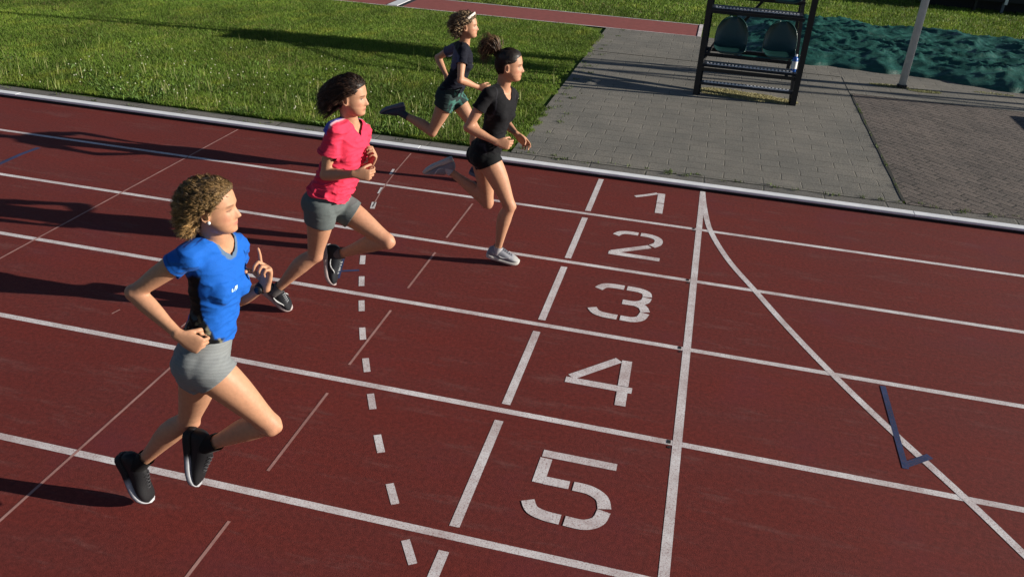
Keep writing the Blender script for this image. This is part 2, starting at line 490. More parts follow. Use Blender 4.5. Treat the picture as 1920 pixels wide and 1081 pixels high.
# ------------------------------------------------------------------ grass
def blades(n, xs, ys, h, w, colf, lean=0.35, z=0.0, bend=0.4):
    ang = RNG.uniform(0, 2 * PI, n)
    dx = np.cos(ang); dy = np.sin(ang)
    la = RNG.uniform(0, 2 * PI, n); lm = RNG.uniform(0, lean, n) * h
    tx = np.cos(la) * lm; ty = np.sin(la) * lm
    V = np.zeros((n, 5, 3), np.float32)
    V[:, 0] = np.stack([xs - dx * w, ys - dy * w, np.full(n, z)], 1)
    V[:, 1] = np.stack([xs + dx * w, ys + dy * w, np.full(n, z)], 1)
    V[:, 2] = np.stack([xs + dx * w * .8 + tx * .4, ys + dy * w * .8 + ty * .4, z + h * .55], 1)
    V[:, 3] = np.stack([xs - dx * w * .8 + tx * .4, ys - dy * w * .8 + ty * .4, z + h * .55], 1)
    V[:, 4] = np.stack([xs + tx, ys + ty, z + h], 1)
    base = (np.arange(n) * 5)[:, None]
    F = np.concatenate([base + np.array([[0, 1, 2]]), base + np.array([[0, 2, 3]]), base + np.array([[3, 2, 4]])], 0)
    col = np.repeat(colf[:, None, :], 5, 1)
    return V.reshape(-1, 3), F, col.reshape(-1, 3)

def vnoise(x, y, s, seed=0.0):
    """cheap smooth noise made of sines"""
    r = np.zeros_like(x)
    rr = np.random.default_rng(int(seed * 100) + 5)
    for k in range(7):
        a = rr.uniform(0, 2 * PI); f = s * rr.uniform(0.6, 2.4); ph = rr.uniform(0, 2 * PI)
        r += np.sin((x * np.cos(a) + y * np.sin(a)) * f + ph + 1.3 * np.sin((x * np.sin(a * 2) + y * np.cos(a * 3)) * f * .6))
    return r / 7 + 0.0

def grass_cols(x, y, n, dry=0.0):
    t = vnoise(x, y, 1.6, 1) ; u = vnoise(x, y, 5.5, 2)
    br = (1.0 + 0.45 * t + 0.35 * u) * RNG.uniform(0.6, 1.4, n)
    base = np.stack([0.140 + 0.06 * np.clip(u + dry, 0, 1.5), 0.225 + 0 * t, 0.030 + 0 * t], 1)
    straw = RNG.uniform(0, 1, n) < (0.05 + 0.22 * np.clip(vnoise(x, y, 2.3, 3) + dry, 0, 1))
    base[straw] = np.array([0.24, 0.21, 0.08])
    return (base * br[:, None]).clip(0.008, 0.5)

def lawn_patch(name, n, x0, x1, y0, y1, hmin, hmax, label, keep=None, w=0.0032, pw=1.0):
    x = RNG.uniform(x0, x1, n); y = y0 + (y1 - y0) * RNG.uniform(0, 1, n) ** pw
    if keep is not None:
        k = keep(x, y); x = x[k]; y = y[k]
    n = len(x)
    h = RNG.uniform(hmin, hmax, n) * (1 + 0.35 * vnoise(x, y, 4, 4))
    V, F, c = blades(n, x, y, h, RNG.uniform(.7, 1.5, n) * w, grass_cols(x, y, n), 0.9)
    o = mesh_obj(name, V, F, M['blade'], None, False, c)
    return tag(o, label, 'grass', None, 'stuff')

def keep_near(x, y):
    eb = -2.10 + 0.22 * vnoise(x * 0, y, 2.2, 5) + 0.10 * vnoise(x * 0, y, 9.0, 6) - 0.35 * np.clip((y - 6.9), 0, 2) ** 2
    ef = 0.40 + 0.035 * vnoise(x, y * 0, 5.0, 7) + 0.03 * vnoise(x, y * 0, 18.0, 8)
    return (x < eb) & (y > ef) & (y < 8.0 - 0.06 * vnoise(x, y * 0, 3, 10))
lawn_patch('grass', 640000, -16.0, -1.9, 0.33, 8.0, 0.018, 0.044, 'bright green lawn between red track and red runway', keep_near, 0.0027, 1.35)
lawn_patch('far_grass', 130000, -12, 12, 9.36, 16.5, 0.03, 0.06, 'green lawn beyond the runway and the pit cover', lambda x, y: ((x < 0) | (y > 10.9)), 0.006)
# taller seeding weeds near the kerb
n = 2600
x = RNG.uniform(-9.5, -2.2, n); y = 0.42 + RNG.exponential(0.9, n)
dens = (vnoise(x, y, 2.0, 9) + 0.25 + 0.5 * (x > -4.5)); kk = (RNG.uniform(0, 1, n) < dens) & (y < 4.5)
x = x[kk]; y = y[kk]; n = len(x)
h = RNG.uniform(0.09, 0.21, n)
colr = np.where(RNG.uniform(0, 1, n)[:, None] < 0.5, np.array([[0.30, 0.31, 0.12]]), np.array([[0.15, 0.22, 0.05]])) * RNG.uniform(.6, 1.3, n)[:, None]
V, F, c = blades(n, x, y, h, RNG.uniform(0.0022, 0.0045, n), colr, 0.35)
tag(mesh_obj('tall_weeds', V, F, M['blade'], None, False, c), 'pale seeding weed stalks in the lawn along the kerb', 'weeds', None, 'stuff')
# clover and dandelion leaves: broad low leaves
n = 7000
x = RNG.uniform(-9.5, -2.15, n); y = 0.40 + RNG.exponential(0.6, n)
kk = (vnoise(x, y, 3.0, 12) > 0.0) & (y < 3.5); x = x[kk]; y = y[kk]; n = len(x)
colr = np.array([[0.10, 0.17, 0.035]]) * RNG.uniform(.5, 1.6, n)[:, None]
V, F, c = blades(n, x, y, RNG.uniform(.02, .07, n), RNG.uniform(0.006, 0.016, n), colr, 1.6)
tag(mesh_obj('broad_leaf_weeds', V, F, M['blade'], None, False, c), 'low broad leaved weeds at the near edge of the lawn', 'weeds', None, 'stuff')
# white flower heads scattered (dandelion clocks)
n = 130
x = RNG.uniform(-8.5, -2.3, n); y = 0.45 + RNG.exponential(1.1, n)
z = RNG.uniform(0.07, 0.16, n)
mb = MB()
for i in range(n):
    if y[i] > 4: continue
    r = 0.010
    mb.add([(x[i] + r, y[i], z[i]), (x[i] - r, y[i], z[i]), (x[i], y[i] + r, z[i]), (x[i], y[i] - r, z[i]), (x[i], y[i], z[i] + r), (x[i], y[i], z[i] - r)],
           [(0, 2, 4), (2, 1, 4), (1, 3, 4), (3, 0, 4), (2, 0, 5), (1, 2, 5), (3, 1, 5), (0, 3, 5)])
tag(mb.build('flower_heads', simple('pale seed heads', (0.5, 0.5, 0.36), 0.9)), 'tiny pale flower heads above the lawn near the kerb', 'flowers', None, 'stuff')

def tuft_field(name, spots, label, cols, hmin, hmax, w):
    xs = []; ys = []
    for (cx, cy, rx, ry, k) in spots:
        a = RNG.uniform(0, 2 * PI, k); r = np.sqrt(RNG.uniform(0, 1, k))
        xs.append(cx + np.cos(a) * r * rx); ys.append(cy + np.sin(a) * r * ry)
    x = np.concatenate(xs); y = np.concatenate(ys); n = len(x)
    colr = np.array([cols]) * RNG.uniform(.55, 1.45, n)[:, None]
    V, F, c = blades(n, x, y, RNG.uniform(hmin, hmax, n), RNG.uniform(.6, 1.4, n) * w, colr, 1.0, 0.004)
    return tag(mesh_obj(name, V, F, M['blade'], None, False, c), label, 'moss', None, 'stuff')
tuft_field('moss', [(2.60, 5.62, .26, .10, 900), (3.12, 5.50, .24, .10, 1200), (2.8, 5.6, .12, .1, 200), (4.2, 5.85, .3, .07, 260)], 'yellow green moss around the foot of the pole', (0.27, 0.27, 0.13), .006, .022, .006)
tuft_field('dry_moss', [(0.15, 4.05, .38, .22, 2600), (0.55, 3.98, .42, .22, 3200), (0.95, 3.92, .22, .16, 1500)], 'dry yellowish moss and grass under the seating stand', (0.42, 0.38, 0.20), .005, .020, .006)
jw = []
for k in range(70):
    jw.append((RNG.uniform(-2.0, 8), RNG.uniform(0.30, 0.42), 0.05, 0.02, int(RNG.integers(3, 18))))
for k in range(40):
    jw.append((RNG.uniform(-2.05, -1.75), RNG.uniform(0.4, 8), 0.05, 0.05, int(RNG.integers(4, 26))))
for k in range(26):
    jw.append((RNG.uniform(-9, -2), RNG.uniform(0.06, 0.3), 0.05, 0.015, int(RNG.integers(3, 14))))
for k in range(20):
    jw.append((1.985, RNG.uniform(0.5, 4.8), 0.012, 0.09, int(RNG.integers(3, 12))))
tuft_field('joint_weeds', jw, 'small weeds growing in the paving joints', (0.10, 0.14, 0.04), .008, .035, .004)

# dark open joint between the two pavings
mb = MB()
ys = np.linspace(0.42, 4.84, 60)
L = [(1.972 + 0.003 * math.sin(v * 7) - 0.002, v, 0.0085) for v in ys]
R = [(2.000 + 0.005 * math.sin(v * 5 + 1) + 0.003, v, 0.0085) for v in ys]
mb.add(L + R, [(len(ys) + i, len(ys) + i + 1, i + 1, i)[::1] for i in range(len(ys) - 1)])
j = mb.build('paving_joint', simple('dark joint soil', (0.022, 0.022, 0.017), 0.95)); j['kind'] = 'structure'

# ------------------------------------------------------------------ pit cover
def mat_tarp():
    m, nt, b = nodes_of('teal tarpaulin')
    tc = N(nt, 'ShaderNodeTexCoord')
    mp = N(nt, 'ShaderNodeMapping'); mp.inputs['Scale'].default_value = (1, 1.6, 1)
    nt.links.new(tc.outputs['Object'], mp.inputs[0])
    n = noise_node(nt, 5.0, 6, 0.7, mp.outputs[0]); n.inputs['Distortion'].default_value = 1.2
    f = noise_node(nt, 60, 3, 0.6, tc.outputs['Object'])
    c = ramp(nt, n.outputs[0], [(0.3, (0.005, 0.042, 0.035)), (0.6, (0.012, 0.090, 0.072)), (0.8, (0.06, 0.20, 0.16))]).outputs[0]
    nt.links.new(c, b.inputs['Base Color'])
    b.inputs['Roughness'].default_value = 0.5
    b.inputs['Specular IOR Level'].default_value = 0.4
    bump(nt, b, n.outputs[0], 0.5, 0.03)
    return m
M['tarp'] = mat_tarp()
nx, ny = 300, 130
U, Vv = np.meshgrid(np.linspace(0, 1, nx), np.linspace(0, 1, ny), indexing='ij')
X0, X1 = 0.35, 11.5
X = X0 + (X1 - X0) * U
yf = 6.55 - 0.0 * X - np.where(X > 3.0, (X - 3.0) * 0.30, 0) + 0.05 * np.sin(X * 4.1) + 0.03 * np.sin(X * 11)
yb = 11.05 - 0.12 * (X - 2) + 0.08 * np.sin(X * 3.3)
Y = yf + (yb - yf) * Vv
edgef = np.minimum(np.minimum(U * 18, (1 - U) * 18), np.minimum(Vv * 9, (1 - Vv) * 9)).clip(0, 1)
Z = np.zeros_like(X)
for i in range(nx):
    for k in range(ny):
        q = Vector((X[i, k], Y[i, k], 0))
        r1 = 1 - abs(noise.noise(q * 1.1 + Vector((3, 1, 0)))) * 2
        r2 = 1 - abs(noise.noise(Vector((q.x * 1.1, q.y * 2.6, 4)))) * 2
        r3 = 1 - abs(noise.noise(Vector((q.x * 3.6, q.y * 6.5, 9)))) * 2
        Z[i, k] = 0.09 + 0.05 * r1 + 0.075 * r2 ** 3 + 0.035 * max(r3, 0) ** 4
Z = 0.012 + Z * np.sqrt(edgef)
Z[(Vv == 0) | (Vv == 1) | (U == 0) | (U == 1)] = 0.0
idx = np.arange(nx * ny).reshape(nx, ny)
F = np.stack([idx[:-1, :-1], idx[1:, :-1], idx[1:, 1:], idx[:-1, 1:]], -1).reshape(-1, 4)
o = mesh_obj('pit_cover', np.stack([X, Y, Z], -1).reshape(-1, 3), F, M['tarp'], None, True)
tag(o, 'crumpled dark teal tarpaulin covering the sand pit behind the seats', 'tarpaulin')

# ------------------------------------------------------------------ pole
pole = thing('flag_pole', 'tall light grey metal pole standing on the paving by the teal tarpaulin', 'pole', (2.81, 5.61, 0))
mb = MB(); mb.tube([(2.81, 5.61, 0.02), (2.81, 5.61, 3.0), (2.81, 5.61, 7.5)], [0.056, 0.054, 0.04], 24)
mb.build('shaft', M['pole'], pole, True)
mb = MB(); mb.tube([(2.81, 5.61, 0.004), (2.81, 5.61, 0.05), (2.81, 5.61, 0.055)], [0.075, 0.075, 0.06], 20)
mb.build('base_collar', M['frame'], pole)

# ------------------------------------------------------------------ seating stand
st = thing('judges_stand', 'black steel tiered stand with dark green seats on the paving', 'stand', (0.45, 3.8, 0))
XL, XR = -0.235, 1.09
T = [0, 1, 2, 3]
def tier(k): return 4.08 + 0.62 * k, 0.42 + 0.57 * k         # footboard y, z
for X in (XL, XR):
    mb = MB(); mb.beam((X, 3.78, 0.0), (X, 3.78, 1.42), 0.075, 0.065); mb.build('front_post', M['frame'], st)
    s = 0.035 if X < 0 else -0.03
    mb = MB(); mb.beam((X + s, 3.80, 0.02), (X + s, 5.55, 1.77), 0.05, 0.085); mb.build('stringer', M['frame'], st)
    mb = MB(); mb.beam((X, 5.5, 0.0), (X, 5.5, 2.95), 0.05, 0.05); mb.build('rear_post', M['frame'], st)
    mb = MB(); mb.beam((X, 3.80, 1.40), (X, 5.5, 2.2), 0.04, 0.04); mb.build('hand_rail', M['frame'], st)
for X in (XL - .004, XR + .004):  # panels above the view, added to widen the stand's shadow on the lawn
    mb = MB(); mb.box(X - .006, X + .006, 4.80, 5.47, 1.50, 2.20); mb.build('shadow_panel', M['frame'], st)
def grating(name, y0, y1, z, thick=0.035, bright=True):
    """footboard: dark plate with a row of teeth along its front edge"""
    mb = MB(); mb.box(XL + .03, XR - .03, y0, y1, z - thick, z)
    g = mb.build(name, M['grate'], st)
    mb = MB(); mb.box(XL + .09, XR - .09, y0 + .010, y0 + .047, z - .004, z + .003)
    nn = 24
    for i in range(nn):
        xx = XL + 0.10 + (XR - XL - 0.20) * i / (nn - 1)
        mb.box(xx - .013, xx + .013, y0 + .012, y0 + .045, z + .001, z + 0.020)
    mb.build('anti_slip_teeth', M['zinc'], g)
grating('step_board', 3.79, 3.93, 0.18)
mb = MB(); mb.beam((XL, 3.79, 0.36), (XR, 3.79, 0.36), 0.035, 0.045); mb.build('cross_bar', M['frame'], st)
grating('foot_board', 3.84, 4.10, 0.42)
mb = MB(); mb.beam((XL, 4.12, 0.50), (XR, 4.12, 0.50), 0.035, 0.045); mb.build('cross_bar', M['frame'], st)
grating('foot_board', 4.52, 4.86, 1.07, 0.06)
grating('foot_board', 5.12, 5.46, 1.67, 0.06)
for (yy, zz) in ((4.5, 1.02), (5.1, 1.62), (5.5, 0.3), (5.5, 1.2), (5.5, 2.2), (5.5, 2.9)):
    mb = MB(); mb.beam((XL, yy, zz), (XR, yy, zz), 0.035, 0.04); mb.build('cross_bar', M['frame'], st)
mb = MB(); mb.beam((XL + .25, 5.47, 0.35), (XR - .1, 5.47, 1.75), 0.03, 0.04); mb.build('diagonal_brace', M['frame'], st)
mb = MB(); mb.beam((XL, 3.95, 0.40), (XL + .16, 4.4, 0.62), 0.03, 0.035); mb.build('diagonal_brace', M['frame'], st)
# seat row bar
for k, (ys_, zs_) in enumerate(((4.22, 0.60), (4.84, 1.24), (5.44, 1.84))):
    mb = MB(); mb.beam((XL, ys_ + .08, zs_ - .06), (XR, ys_ + .08, zs_ - .06), 0.05, 0.05); mb.build('seat_bar', M['frame'], st)

def bucket_seat(cx, cy, z):
    """one moulded shell: pan and rounded backrest as one sheet with thickness"""
    prof = [(-0.20, -0.035), (-0.205, -0.005), (-0.185, 0.012), (-0.12, 0.004), (-0.03, -0.004), (0.06, 0.0), (0.13, 0.025), (0.165, 0.075), (0.185, 0.14), (0.20, 0.22), (0.215, 0.30), (0.225, 0.365), (0.235, 0.395), (0.25, 0.398)]
    hw = [0.17, 0.195, 0.205, 0.215, 0.22, 0.222, 0.222, 0.222, 0.222, 0.215, 0.19, 0.135, 0.08, 0.045]
    cols = 15; V = []
    for (py, pz), w in zip(prof, hw):
        for i in range(cols):
            u = -1 + 2 * i / (cols - 1)
            lip = 0.028 * abs(u) ** 5
            if pz > 0.06: V.append((cx + u * w, cy + py - 0.05 * abs(u) ** 3, z + pz))
            else: V.append((cx + u * w, cy + py, z + pz + lip))
    F = [(r * cols + i, r * cols + i + 1, (r + 1) * cols + i + 1, (r + 1) * cols + i) for r in range(len(prof) - 1) for i in range(cols - 1)]
    o = mesh_obj('seat', V, F, M['seat'], st, True)
    sm = o.modifiers.new('sub', 'SUBSURF'); sm.levels = 2; sm.render_levels = 2
    so = o.modifiers.new('sol', 'SOLIDIFY'); so.thickness = 0.012
    return o
for (ys_, zs_) in ((4.13, 0.60), (4.80, 1.24), (5.42, 1.84)):
    for cx in (0.13, 0.80):
        bucket_seat(cx, ys_, zs_)
# bottle hanging beside the right seat
bt = thing('plastic_bottle', 'small blue and white plastic bottle beside the right seat of the stand', 'bottle', (1.015, 3.92, 0.42))
mb = MB(); mb.tube([(1.015, 3.92, 0.425), (1.015, 3.92, 0.43), (1.015, 3.92, 0.60), (1.018, 3.925, 0.63)], [0.03, 0.038, 0.038, 0.02], 14); mb.build('bottle_body', M['bottle_blue'], bt, True)
mb = MB(); mb.tube([(1.018, 3.925, 0.63), (1.019, 3.93, 0.66)], 0.017, 12); mb.build('bottle_cap', M['white'], bt)
mb = MB(); mb.tube([(1.0155, 3.9195, 0.47), (1.0155, 3.9195, 0.57)], 0.0395, 14, False); mb.build('bottle_label', M['white'], bt, True)

# ------------------------------------------------------------------ mat wagon far right
wg = thing('mat_wagon', 'grey covered landing mat wagon on dark legs at the far right of the lawn', 'wagon', (6.4, 15.6, 0))
mb = MB(); mb.box(4.7, 8.8, 14.9, 17.2, 0.36, 1.1, 0.05); mb.build('mat_body', M['wagon'], wg)
mb = MB(); mb.box(4.66, 8.84, 14.86, 17.24, 0.27, 0.355); mb.build('base_frame', M['dark'], wg)
for X in (4.9, 6.0, 6.62, 7.6, 8.6):
    for Y_ in (14.95, 17.1):
        mb = MB(); mb.beam((X, Y_, 0), (X, Y_, 0.27), 0.06, 0.06); mb.build('leg', M['wagon'] if X > 6 and Y_ < 15 else M['frame'], wg)
mb = MB(); mb.box(4.9, 8.6, 15.25, 17.0, 0.0, 0.262); mb.build('under_shadow', M['dark'], wg)  # dark block standing in for the shadow beneath the wagon
mb = MB(); mb.box(6.60, 6.66, 14.82, 14.855, 0.22, 0.62); mb.build('corner_strap', M['white'], wg)

# unseen frame added beyond the right edge; its rails cast shadow lines on the paving
bf = thing('shadow_rail_frame', 'unseen tall grey frame with high rails added to cast shadow lines on the paving', 'shadow caster', (6.9, 6.3, 0))
mb = MB(); mb.tube([(6.9, 6.32, 3.1), (16, 6.32, 3.1)], 0.035, 10); mb.build('rail', M['pole'], bf)
mb = MB(); mb.tube([(6.9, 6.32, 4.3), (16, 6.32, 4.3)], 0.04, 10); mb.build('rail', M['pole'], bf)
for X in (9.5, 12.8, 16):
    mb = MB(); mb.tube([(X, 6.32, 0), (X, 6.32, 4.34)], 0.05, 10); mb.build('post', M['pole'], bf)
bx = thing('shadow_caster_box', 'unseen low dark green box added to cast a shadow onto the brick paving', 'box', (6.6, 4.35, 0))  # unseen box added right of view for its shadow on the bricks
mb = MB(); mb.box(6.02, 7.3, 3.88, 4.78, 0.02, 0.52, 0.02); mb.build('box_body', M['seat'], bx)
mb = MB(); mb.box(6.0, 7.32, 3.86, 4.80, 0.522, 0.57, 0.015); mb.build('lid', M['seat'], bx)

# ================================================================== runners
def nrm(v):
    v = np.asarray(v, float); return v / (np.linalg.norm(v) + 1e-12)

def add_vf(parts):
    V = []; F = []; n = 0
    for v, f in parts:
        V.append(v); F += [tuple(i + n for i in q) for q in f]; n += len(v)
    return np.concatenate(V), F

def loft(P, A, ra, rb, n=20, exps=2.0, cap=0.9):
    """closed solid through centres P, half widths ra along A, rb along the third axis, rounded ends"""
    P = np.array(P, float); k = len(P)
    T = np.gradient(P, axis=0); T /= np.linalg.norm(T, axis=1)[:, None]
    A = np.broadcast_to(np.asarray(A, float), P.shape)
    A = A - (A * T).sum(1)[:, None] * T; A /= np.linalg.norm(A, axis=1)[:, None]
    Bv = np.cross(T, A)
    q = np.linspace(0, 2 * PI, n, endpoint=False)
    c, s = np.cos(q), np.sin(q)
    e = 2.0 / exps
    c = np.sign(c) * np.abs(c) ** e; s = np.sign(s) * np.abs(s) ** e
    ra = np.broadcast_to(ra, (k,)); rb = np.broadcast_to(rb, (k,))
    rows = []
    def ring(p, a, b, i): return p + np.outer(c * a, A[i]) + np.outer(s * b, Bv[i])
    m0 = min(ra[0], rb[0]); m1 = min(ra[-1], rb[-1])
    for t in (0.25, 0.65): rows.append(ring(P[0] - T[0] * m0 * cap * math.cos(t * PI / 2), ra[0] * math.sin(t * PI / 2), rb[0] * math.sin(t * PI / 2), 0))
    for i in range(k): rows.append(ring(P[i], ra[i], rb[i], i))
    for t in (0.65, 0.25): rows.append(ring(P[-1] + T[-1] * m1 * cap * math.cos(t * PI / 2), ra[-1] * math.sin(t * PI / 2), rb[-1] * math.sin(t * PI / 2), k - 1))
    V = np.concatenate(rows + [P[:1] - T[:1] * m0 * cap * 1.05, P[-1:] + T[-1:] * m1 * cap * 1.05])
    R = len(rows); F = []
    for r in range(R - 1):
        for i in range(n):
            j = (i + 1) % n
            F.append((r * n + i, r * n + j, (r + 1) * n + j, (r + 1) * n + i))
    a, b = R * n, R * n + 1
    for i in range(n):
        j = (i + 1) % n
        F.append((a, j, i)); F.append((b, (R - 1) * n + i, (R - 1) * n + j))
    return V, F

def ball(c, ax, n=14):
    """ellipsoid; ax = 3 row vectors scaled by radii"""
    c = np.asarray(c, float); V = []; F = []
    for i in range(1, n):
        th = PI * i / n
        for k in range(2 * n):
            ph = PI * k / n
            V.append(c + ax[0] * math.sin(th) * math.cos(ph) + ax[1] * math.sin(th) * math.sin(ph) + ax[2] * math.cos(th))
    V.append(c + ax[2]); V.append(c - ax[2]); m = 2 * n
    for i in range(n - 2):
        for k in range(m):
            j = (k + 1) % m
            F.append((i * m + k, (i + 1) * m + k, (i + 1) * m + j, i * m + j))
    a = (n - 1) * m
    for k in range(m):
        j = (k + 1) % m
        F.append((a, k, j)); F.append((a + 1, (n - 2) * m + j, (n - 2) * m + k))
    return np.array(V), F

def fuse(parts, voxel):
    V, F = add_vf(parts)
    me = bpy.data.meshes.new('tmp'); me.from_pydata(V.tolist(), [], F); me.update()
    o = bpy.data.objects.new('tmp', me); C.objects.link(o)
    md = o.modifiers.new('r', 'REMESH'); md.mode = 'VOXEL'; md.voxel_size = voxel; md.adaptivity = 0
    dg = bpy.context.evaluated_depsgraph_get(); dg.update()
    ev = o.evaluated_get(dg); m2 = ev.to_mesh()
    V = np.empty(len(m2.vertices) * 3, np.float64); m2.vertices.foreach_get('co', V); V = V.reshape(-1, 3)
    F = [tuple(p.vertices) for p in m2.polygons]
    ev.to_mesh_clear()
    bpy.data.objects.remove(o); bpy.data.meshes.remove(me)
    return V, F

def edges_of(F):
    E = []
    q = np.array([f for f in F if len(f) == 4]); t = np.array([f for f in F if len(f) == 3])
    for a in (q, t):
        if len(a):
            k = a.shape[1]
            for i in range(k): E.append(np.stack([a[:, i], a[:, (i + 1) % k]], 1))
    E = np.sort(np.concatenate(E), 1)
    return np.unique(E, axis=0)

def relax(V, F, it, w=None, f=0.5, E=None):
    E = edges_of(F) if E is None else E; n = len(V)
    deg = np.bincount(E[:, 0], minlength=n) + np.bincount(E[:, 1], minlength=n)
    deg = np.maximum(deg, 1)[:, None]
    w = np.ones((n, 1)) * f if w is None else w[:, None] * f
    V = V.copy()
    for _ in range(it):
        S = np.stack([np.bincount(E[:, 0], V[E[:, 1], k], n) + np.bincount(E[:, 1], V[E[:, 0], k], n) for k in range(3)], 1)
        V += (S / deg - V) * w
    return V

def normals(V, F):
    A = np.array([(f[0], f[1], f[2]) for f in F]); n = np.cross(V[A[:, 1]] - V[A[:, 0]], V[A[:, 2]] - V[A[:, 0]])
    Nn = np.zeros_like(V)
    for k in range(3):
        for c in range(3): Nn[:, c] += np.bincount(A[:, k], n[:, c], len(V))
    return Nn / (np.linalg.norm(Nn, axis=1)[:, None] + 1e-12)

def clip(V, F, g, attrs=None):
    """keep the region g <= 0, cutting faces along the zero line"""
    V = list(V); at = None if attrs is None else list(attrs); cache = {}; out = []
    g = np.asarray(g)
    def cut(a, b):
        k = (a, b) if a < b else (b, a)
        if k not in cache:
            t = g[k[0]] / (g[k[0]] - g[k[1]])
            V.append(V[k[0]] * (1 - t) + V[k[1]] * t)
            if at is not None: at.append(at[k[0]] * (1 - t) + at[k[1]] * t)
            cache[k] = len(V) - 1
        return cache[k]
    s = g <= 0
    for f in F:
        c = [s[i] for i in f]
        if all(c): out.append(f); continue
        if not any(c): continue
        q = []
        for i in range(len(f)):
            a = f[i]; b = f[(i + 1) % len(f)]
            if s[a]: q.append(a)
            if s[a] != s[b]: q.append(cut(a, b))
        if len(q) >= 3: out.append(tuple(q))
    V = np.array(V)
    used = np.unique(np.concatenate([np.array(f) for f in out])); mp = -np.ones(len(V), int); mp[used] = np.arange(len(used))
    out = [tuple(int(mp[i]) for i in f) for f in out]
    return (V[used], out) if at is None else (V[used], out, np.array(at)[used])

def finish(name, V, F, mat, parent, col=None, solid=0.0, sub=False):
    o = mesh_obj(name, V, F, mat, parent, True, col)
    if solid:
        s = o.modifiers.new('thick', 'SOLIDIFY'); s.thickness = solid; s.offset = -1
    return o

def wr_noise(V, sc, seed):
    return np.array([noise.noise(Vector((p[0] * sc[0] + seed, p[1] * sc[1], p[2] * sc[2]))) for p in V])

SKIN = np.array([0.50, 0.268, 0.165])
M['skin'] = attr_mat('skin', 0.52, 0.02, 0.12, 55, 0.3, 0.16)
M['cloth'] = attr_mat('sports cloth', 0.8, 0, 0.15, 220, 0.15, 0.12, 0.04)
M['hair'] = attr_mat('hair', 0.5, 0, 0.0, 60, 0.4, 0.25)
M['shoe'] = attr_mat('running shoe', 0.6, 0, 0.3, 300, 0.3, 0.15)
M['sole'] = attr_mat('shoe sole', 0.7, 0, 0.05, 100, 0.3, 0.1)

# head profile: z, front x, back x, half width
HP = [(.113, .000, -.018, .012), (.109, .026, -.048, .034), (.098, .052, -.076, .055), (.080, .069, -.092, .067), (.058, .079, -.099, .0735), (.035, .0835, -.102, .076),
      (.018, .0845, -.102, .0765), (.004, .0795, -.100, .0755), (-.012, .0795, -.097, .0735), (-.028, .0800, -.091, .071), (-.044, .0800, -.082, .0675), (-.058, .0790, -.070, .063),
      (-.072, .0775, -.054, .057), (-.086, .0770, -.034, .049), (-.098, .0740, -.012, .039), (-.107, .065, .006, .027), (-.112, .045, .020, .012)]
def head_shape(nr=90, nc=120):
    z = np.array([h[0] for h in HP])[::-1]; xf = np.array([h[1] for h in HP])[::-1]; xb = np.array([h[2] for h in HP])[::-1]; hw = np.array([h[3] for h in HP])[::-1]
    zz = np.linspace(z[0], z[-1], nr)
    fx = np.interp(zz, z, xf); bx = np.interp(zz, z, xb); ww = np.interp(zz, z, hw)
    k = np.array([1, 2, 3, 2, 1]) / 9.0
    for a in (fx, bx, ww): a[2:-2] = np.convolve(a, k, 'valid')
    q = np.linspace(0, 2 * PI, nc, endpoint=False)
    V = []
    for r in range(nr):
        cx = (fx[r] + bx[r]) / 2 * 0.55 + 0.45 * (-0.01 if zz[r] > -.05 else 0.02)
        for a in q:
            c, s = math.cos(a), math.sin(a)
            rx = (fx[r] - cx) if c > 0 else (cx - bx[r])
            c2 = math.copysign(abs(c) ** (0.86 if c > 0 else 1.0), c)
            V.append((cx + rx * c2, ww[r] * math.copysign(abs(s) ** 0.95, s), zz[r]))
    V = np.array(V)
    x, y, Z = V.T
    front = (x > 0.02)
    G = lambda v, m, s: np.exp(-((v - m) / s) ** 2)
    d = np.zeros(len(V))
    nose = np.interp(Z, [-.046, -.041, -.034, -.022, -.008, .006, .016], [0, .015, .0255, .019, .011, .004, 0])
    d += nose * np.exp(-(np.abs(y) / (0.0085 + 0.006 * np.clip((.0 - Z) / .04, 0, 1))) ** 2.2)
    d += 0.006 * G(np.abs(y), .012, .006) * G(Z, -.037, .007)
    d -= 0.0085 * G(np.abs(y), .031, .014) * G(Z, .000, .0105)
    d += 0.0048 * G(np.abs(y), .031, .010) * G(Z, -.001, .0060)
    d += 0.004 * G(np.abs(y), .028, .02) * G(Z, .018, .007)
    d += 0.0035 * G(np.abs(y), .045, .018) * G(Z, -.025, .014)
    d += 0.0055 * np.exp(-(np.abs(y) / .021) ** 3) * (G(Z, -.0575, .0040) + 1.05 * G(Z, -.0675, .0046))
    d -= 0.0025 * np.exp(-(np.abs(y) / .024) ** 2) * (G(Z, -.0625, .0018) + G(Z, -.0775, .004))
    d += 0.0060 * G(y, 0, .018) * G(Z, -.095, .011)
    V[:, 0] += d * front
    F = []
    for r in range(nr - 1):
        for i in range(nc):
            j = (i + 1) % nc
            F.append((r * nc + i, r * nc + j, (r + 1) * nc + j, (r + 1) * nc + i))
    F.append(tuple(range(nc - 1, -1, -1))); F.append(tuple(range((nr - 1) * nc, nr * nc)))
    return V, F

HV, HF = head_shape()

def head_radius(P):
    """rough signed excess outside the skull ellipsoid, head-local"""
    c = np.array([-0.012, 0, 0.012]); r = np.array([0.092, 0.077, 0.100])
    return np.linalg.norm((P - c) / r, axis=-1), c, r

def hairline(V):
    x, y, z = V[:, 0], V[:, 1], V[:, 2]
    lim = np.where(z > 0.0, 0.012 + 0.80 * z, np.where(z > -.03, 0.012 + 0.5 * z, 0.012 + 0.5 * -.03 + (z + .03) * 1.1))
    lim = np.where(z < .036, np.interp(z, [-.06, -.045, .010, .020, .036], [-.052, -.034, -.030, -.012, .040]), lim)
    lim = np.where(z > .055, 0.056 + (z - .055) * 0.9 - 3.0 * y * y, lim)
    return x - lim

